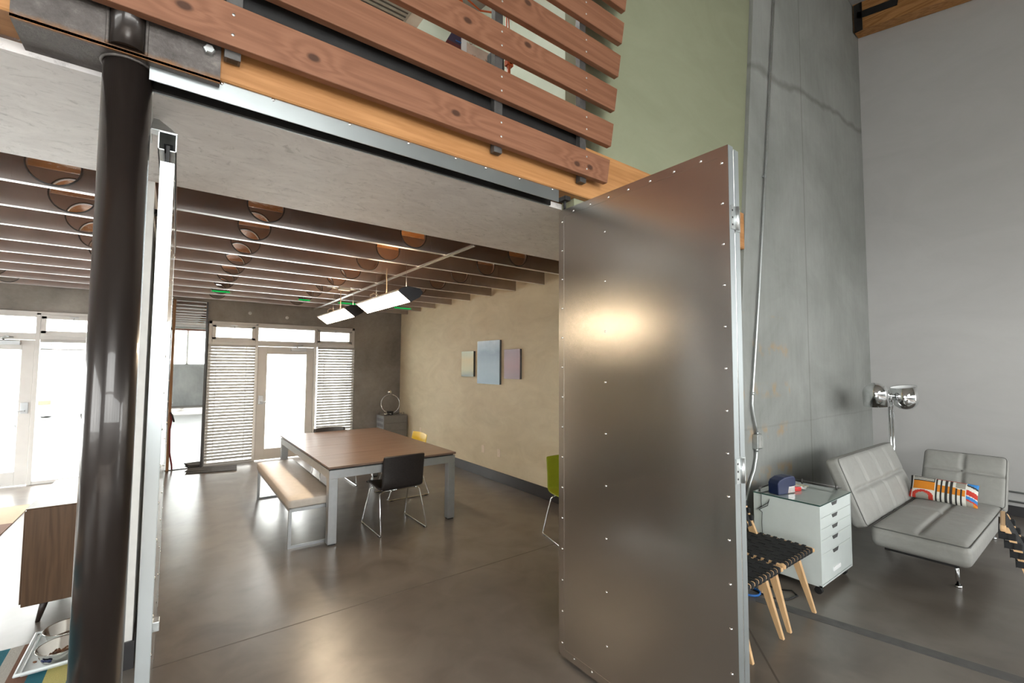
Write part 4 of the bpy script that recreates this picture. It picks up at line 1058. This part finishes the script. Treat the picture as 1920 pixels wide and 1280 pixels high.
# ------------------------------------------------------------------ chrome twin-head floor lamp
t = thing('floor_lamp', 'chrome floor lamp with two dome heads behind the grey sofa', 'lamp', (6.82, 1.60, 0))
L0 = V((6.80, 1.62, 0))
MB().lathe([(0, 0), (.15, 0), (.15, .012), (.13, .022), (.02, .03), (0, .03)], L0, n=40).build('base', 'chrome', t)
rt = V((.80, -.60, 0))
MB().rod(L0+V((0, 0, .03))-rt*.018, L0+V((0, 0, 1.38))-rt*.018, .011).rod(L0+V((0, 0, .03))+rt*.018, L0+V((0, 0, 1.38))+rt*.018, .011).build('twin_pole', 'chrome', t)
MB().rod(L0+V((0, 0, 1.36)), L0+V((0, 0, 1.46)), .018).rod(L0+V((0, 0, 1.43))-rt*.09, L0+V((0, 0, 1.43))+rt*.09, .011).rod(L0+V((0, 0, 1.43))-rt*.03, L0+V((0, 0, 1.43))+rt*.03, .024).build('joint', 'chrome', t)
def head(c, axis):
    R_ = .128; P = [(0, .135+R_*0)]
    prof = [(R_*math.sin(a), .03+R_*math.cos(a)) for a in [PI/2*i/10 for i in range(11)]] + [(R_, -.115), (R_-.006, -.115), (R_-.006, .03)] 
    o = MB().lathe(prof, c, axis, 40).build('dome_head', 'chrome', t)
    prof2 = [(R_-.008, -.11)] + [((R_-.008)*math.sin(a), .03+(R_-.008)*math.cos(a)) for a in [PI/2-PI/2*i/8 for i in range(9)]]
    MB().lathe(prof2, c, axis, 40).build('inner_shade', 'lampwhite', o)
    return o
head(L0+V((0, 0, 1.425))-rt*.170, V((-.10, .02, 1)))
head(L0+V((0, 0, 1.425))+rt*.170, V((.16, -.06, -1)))

# baseboard heater rails on the grey wall
t = thing('wall_rail', 'pair of thin horizontal metal rails low on grey wall beside sofa', 'rail', (8.1, .8, .2))
for z in (.175, .288):
    MB().rod((8.095, -.7, z), (8.095, .93, z), .011).build('rail', 'zinc', t)
for y in (-.5, .25, .9): MB().box((8.09, y-.01, .15), (8.119, y+.01, .31)).build('wall_bracket', 'zinc', t)

# ------------------------------------------------------------------ left room: credenza, rugs, dog bowls
t = thing('credenza', 'walnut credenza on tapered legs behind the column, left', 'credenza', (-.52, 4.82, 0))
MB().box((-.752, 4.352, .155), (-.296, 5.30, .785), bev=.003, seg=1).build('case', 'credenza', t)
MB().box((-.754, 4.350, .785), (-.294, 5.302, .790)).build('top_panel', 'credenza', t)
for i in range(2):
    d = MB().box((-.764, 4.37+.46*i, .17), (-.753, 4.82+.46*i, .77), bev=.002, seg=1).build('door', 'credenza', t)
    MB().rod((-.764, 4.78+.09*i, .5), (-.78, 4.78+.09*i, .5), .01).build('knob', 'darkwood', d)
for (x, y, sx, sy) in ((-.65, 4.45, -1, .2), (-.38, 4.45, 1, .2), (-.65, 5.2, -1, -.2), (-.38, 5.2, 1, -.2)):
    MB().rod((x+sx*.035, y+sy*.06, 0), (x, y, .155), .012, .025, n=14).build('leg', 'darkwood', t)
tag(MB().box((-2.4, 2.2, .001), (-.32, 4.125, .009)).build('striped_rug', 'rug1', loc=(0, 0, 0)), 'rug with teal grey and brown stripes under dog bowls', 'rug')
tag(MB().box((-3.3, 5.0, .001), (-1.362, 8.15, .011)).build('pale_rug', 'rug2', loc=(0, 0, 0)), 'pale beige striped rug inside the left entrance door', 'rug')
t = thing('feeding_tray', 'frosted plastic tray under two steel dog bowls', 'tray', (-.47, 3.94, .01))
x0, x1, y0, y1 = -.645, -.345, 3.70, 4.19
q = MB().box((x0+.02, y0+.02, .010), (x1-.02, y1-.02, .016)).path([(x0+.02, y0+.02, .024), (x1-.02, y0+.02, .024), (x1-.02, y1-.02, .024), (x0+.02, y1-.02, .024)], .006, 8, closed=True)
q.path([(x0, y0, .032), (x1, y0, .032), (x1, y1, .032), (x0, y1, .032)], .007, 8, closed=True)
for a, b in (((x0, y0), (x0+.02, y1)), ((x1-.02, y0), (x1, y1)), ((x0, y0), (x1, y0+.02)), ((x0, y1-.02), (x1, y1))): q.box((a[0], a[1], .022), (b[0], b[1], .030))
q.build('tray', 'tray', t)
def bowl(label, x, y, filled):
    t = thing('dog_bowl', label, 'bowl', (x, y, .017), 'steel dog bowls')
    MB().lathe([(0, .0), (.072, .0), (.082, .006), (.106, .066), (.108, .070), (.112, .072), (.110, .074), (.104, .072), (.078, .012), (.07, .008), (0, .008)], (x, y, .017), n=48).build('bowl', 'bowl', t)
    if filled:
        k = MB(); rn = random.Random(5)
        for i in range(90):
            a, rr = rn.uniform(0, 2*PI), .07*math.sqrt(rn.random()); k.lathe([(0, -.005), (.006, -.002), (.006, .003), (0, .005)], (x+rr*math.cos(a), y+rr*math.sin(a), .032+.012*rn.random()), (rn.uniform(-1, 1), rn.uniform(-1, 1), 1), 7)
        o = k.build('kibble', 'kibble', t); o['kind'] = 'stuff'
        # dark bone mark on the bowl side
        b = MB(); aa = math.radians(238)
        for i in range(-2, 3):
            a = aa+i*.09; rr = .097; z = .052
            b.lathe([(0, .0025), (.0075 if abs(i) < 2 else .0115, .002), (.0075 if abs(i) < 2 else .0115, 0)], (x+rr*math.cos(a), y+rr*math.sin(a), z), (math.cos(a), math.sin(a), -.4), 10)
        b.build('bone_mark', 'navy', t)
bowl('steel dog bowl holding brown kibble, front one on the tray', -.478, 3.815, True)
bowl('empty steel dog bowl behind the kibble bowl on the tray', -.486, 4.055, False)
tag(MB().lathe([(0, -.006), (.009, -.002), (.009, .003), (0, .006)], (-.588, 3.83, .021), (.2, .1, 1), 8).build('kibble_piece', 'kibble', loc=(0, 0, 0)), 'single brown kibble piece lying on the tray corner', 'kibble')

# ------------------------------------------------------------------ things up in the loft behind the slats
t = thing('loft_desk', 'desk edge behind the cedar slats up in the loft', 'desk', (1.7, 2.95, 3.29))
MB().box((1.0, 2.75, 3.86), (2.5, 3.25, 3.895)).build('desktop', 'white', t)
for x in (1.04, 2.46):
    for y in (2.74, 3.21): MB().rod((x, y, 3.30), (x, y, 3.86), .02).build('leg', 'post_steel', t)
t = thing('desk_lamp', 'orange spring arm desk lamp seen between slats in loft', 'lamp', (2.11, 2.9, 3.896))
MB().lathe([(0, 0), (.09, 0), (.09, .02), (.02, .03), (0, .03)], (2.16, 2.9, 3.896), n=24).build('base', 'chrome', t)
MB().rod((2.115, 2.9, 3.92), (2.11, 2.9, 4.30), .016).box((2.085, 2.88, 4.22), (2.145, 2.92, 4.27)).build('stem', 'orange', t)
for dx in (-.02, .02): MB().rod((2.11+dx, 2.9, 4.30), (2.095+dx*.5, 2.9, 4.655), .006).build('lower_arm', 'orange', t)
MB().rod((2.095, 2.9, 4.655), (1.83, 2.9, 4.56), .007).rod((1.83, 2.9, 4.56), (1.62, 2.9, 4.62), .007).build('upper_arm', 'orange', t)
MB().rod((2.095, 2.875, 4.655), (2.095, 2.925, 4.655), .016).rod((2.12, 2.88, 4.25), (2.12, 2.92, 4.25), .018).build('joint', 'chrome', t)
MB().lathe([(.02, .0), (.035, -.03), (.075, -.12), (.07, -.12), (.03, -.03)], (1.6, 2.9, 4.63), (.1, 0, 1), 24).build('shade', 'orange', t)
t = thing('canvas', 'pale pink canvas with small dark strokes leaning in loft', 'painting', (1.85, 3.1, 3.896))
MB().box((1.80, 3.08, 3.897), (2.20, 3.105, 4.40)).build('stretcher', 'pink', t)
k = MB()
for (x, z) in ((1.87, 4.32), (1.89, 4.30), (2.0, 4.33), (1.88, 4.24), (1.84, 4.41)): k.path([(x, 3.078, z), (x+.012, 3.078, z-.012), (x+.03, 3.078, z)], .002, 4)
k.build('brush_strokes', 'darkred', t)
q = NT('navy_red_poster'); x_, y_, z_ = q.sep()
col = q.mix(q.math('LESS_THAN', z_, .34), (.045, .035, .075), (.13, .025, .025)); q.pbsdf(col, .5); MT['navycanvas'] = q.m
t = thing('poster', 'dark navy and maroon poster with slanted edge in loft', 'poster', (1.62, 2.95, 3.896))
MB().prism([(1.40, 3.897), (1.69, 3.897), (1.69, 4.38), (1.63, 4.36)], lambda x, z: (x, 2.95, z), lambda x, z: (x, 2.962, z)).build('sheet', 'navycanvas', t)
MB().box((1.64, 2.946, 4.255), (1.69, 2.95, 4.262)).build('stripe', 'blue', t)
MB().box((1.695, 2.95, 3.897), (1.74, 2.965, 4.38)).build('white_margin', 'paper', t)
t = thing('speaker', 'small black rounded box behind the slat post in loft', 'speaker', (1.95, 2.88, 3.896))
MB().box((1.905, 2.83, 3.897), (2.03, 2.93, 4.25), bev=.03, seg=4).build('case', 'black', t)
MB().box((1.93, 2.828, 3.95), (2.005, 2.832, 4.16)).build('grille', 'rubber', t)
t = thing('ceiling_unit', 'white box with vent grille hanging high in loft', 'air unit', (1.9, 5.1, 6.2))
MB().box((.9, 4.75, 5.96), (2.26, 5.6, 6.9)).build('casing', 'white', t)
MB().box((1.5, 4.85, 5.945), (2.1, 5.3, 5.96)).build('grille', 'vent', t)
k = MB()
for i in range(6): k.box((1.53, 4.88+.07*i, 5.94), (2.07, 4.90+.07*i, 5.946))
k.build('louvres', 'cab_gap', t)
MB().rod((1.3, 5.2, 6.9), (1.3, 5.2, 7.6), .01).rod((2.0, 5.2, 6.9), (2.0, 5.2, 7.6), .01).build('hanger_rod', 'zinc', t)

# ------------------------------------------------------------------ outside, seen washed out through the glass
g = box((-40, 9.75, -.25), (40, 60, -.05)); struct('ground', g, 'asphalt')
g = MB().box((-40, -40, -.35), (40, -5.2, -.15)).box((XR+.2, -5.2, -.35), (40, 9.75, -.15)).box((-40, -5.2, -.35), (XL-.2, 9.75, -.15)); struct('added_ground', g, 'yard')  # unseen ground, added dark to limit light bouncing up the walls
def make_car(label, paint):
    t = thing('parked_car', label, 'car', (0, 0, -.05))
    prof = [(-2.1, .35), (-2.15, .6), (-2.05, .82), (-1.2, .92), (-.6, 1.36), (.7, 1.40), (1.35, 1.0), (2.05, .92), (2.15, .65), (2.1, .35)]
    MB().prism(prof, lambda u, v: (u, -.82, v-.05), lambda u, v: (u, .82, v-.05)).build('body', paint, t)
    win = [(-1.05, .95), (-.58, 1.30), (.62, 1.33), (1.15, .98)]
    for s in (-1, 1): MB().prism(win, lambda u, v: (u, s*.82, v-.05), lambda u, v: (u, s*.825, v-.05)).build('side_window', 'carglass', t)
    for x in (-1.3, 1.3):
        for s in (-1, 1):
            w_ = MB().rod((x, s*.66, .26), (x, s*.84, .26), .31, n=28).build('wheel', 'tyre', t)
            MB().rod((x, s*.84, .26), (x, s*.85, .26), .2, n=20).build('hub_cap', 'zinc', w_)
    for s in (-1, 1): MB().box((2.06, s*.62-.14, .60), (2.16, s*.62+.14, .74), bev=.02).build('tail_light', 'taillight', t)
    return t
c = make_car('pale car parked outside left entrance door glass', 'carpaint'); c.location = (-5.15, 15.6, -.05); c.rotation_euler = (0, 0, math.radians(25))
c = make_car('white car parked outside window beside left entrance door', 'carpaint2'); c.location = (-3.4, 20.0, -.05); c.rotation_euler = (0, 0, math.radians(-60))
t = thing('neighbour_building', 'washed out pale building across the street outside', 'building', (-5, 34, -.05))
MB().box((-22, 33, -.06), (8, 40, 7)).build('wall', 'stucco', t)
for x in (-15.5, -12, -8.5, -6.3, -3.0): MB().box((x, 32.96, .9), (x+1.1, 33.0, 3.0)).build('window', 'carglass', t)

# ------------------------------------------------------------------ light: overcast sky through the windows + pendant lamps + added sun
w = bpy.data.worlds.new('overcast'); SC.world = w; w.use_nodes = True
bg = w.node_tree.nodes['Background']; bg.inputs[0].default_value = (1.0, .99, .975, 1); bg.inputs[1].default_value = 14.0
def portal(name, loc, rot, sx, sy):
    l = bpy.data.lights.new(name, 'AREA'); l.shape = 'RECTANGLE'; l.size = sx; l.size_y = sy
    l.cycles.is_portal = True
    o = bpy.data.objects.new(name, l); COL.objects.link(o); o.location = loc; o.rotation_euler = rot
H = PI/2
portal('daylight_back_right', (1.71, 9.62, 1.26), (-H, 0, 0), 2.5, 2.5)
portal('daylight_back_left', (-2.14, 9.62, 1.26), (-H, 0, 0), 2.6, 2.5)
portal('daylight_rear', (-.35, -5.16, 3.68), (H, 0, 0), 4.5, 3.85)
portal('daylight_rear_right', (4.75, -5.16, 2.45), (H, 0, 0), 5.7, 1.4)
portal('daylight_side', (XR+.16, -3.65, 1.65), (0, H, 0), 2.7, 2.1)
portal('daylight_left', (XL-.16, -1.4, 2.1), (0, -H, 0), 2.2, 5.6)
portal('daylight_left_room', (XL-.16, 7.4, 1.35), (0, -H, 0), 2.5, 3.6)
portal('daylight_added_skylight', (.7, 4.7, zroof(4.7)+.25), (0, 0, 0), 2.2, 1.6)

bounce_sun = bpy.data.lights.new('bounce_sun', 'SUN'); bounce_sun.energy = 42; bounce_sun.angle = math.radians(3); bounce_sun.color = (1, .975, .95)  # added behind the rear windows so its floor bounce lifts the soffit
so = bpy.data.objects.new('bounce_sun', bounce_sun); COL.objects.link(so); so.location = (0, -12, 14); so.rotation_euler = (math.radians(38), 0, math.radians(4))
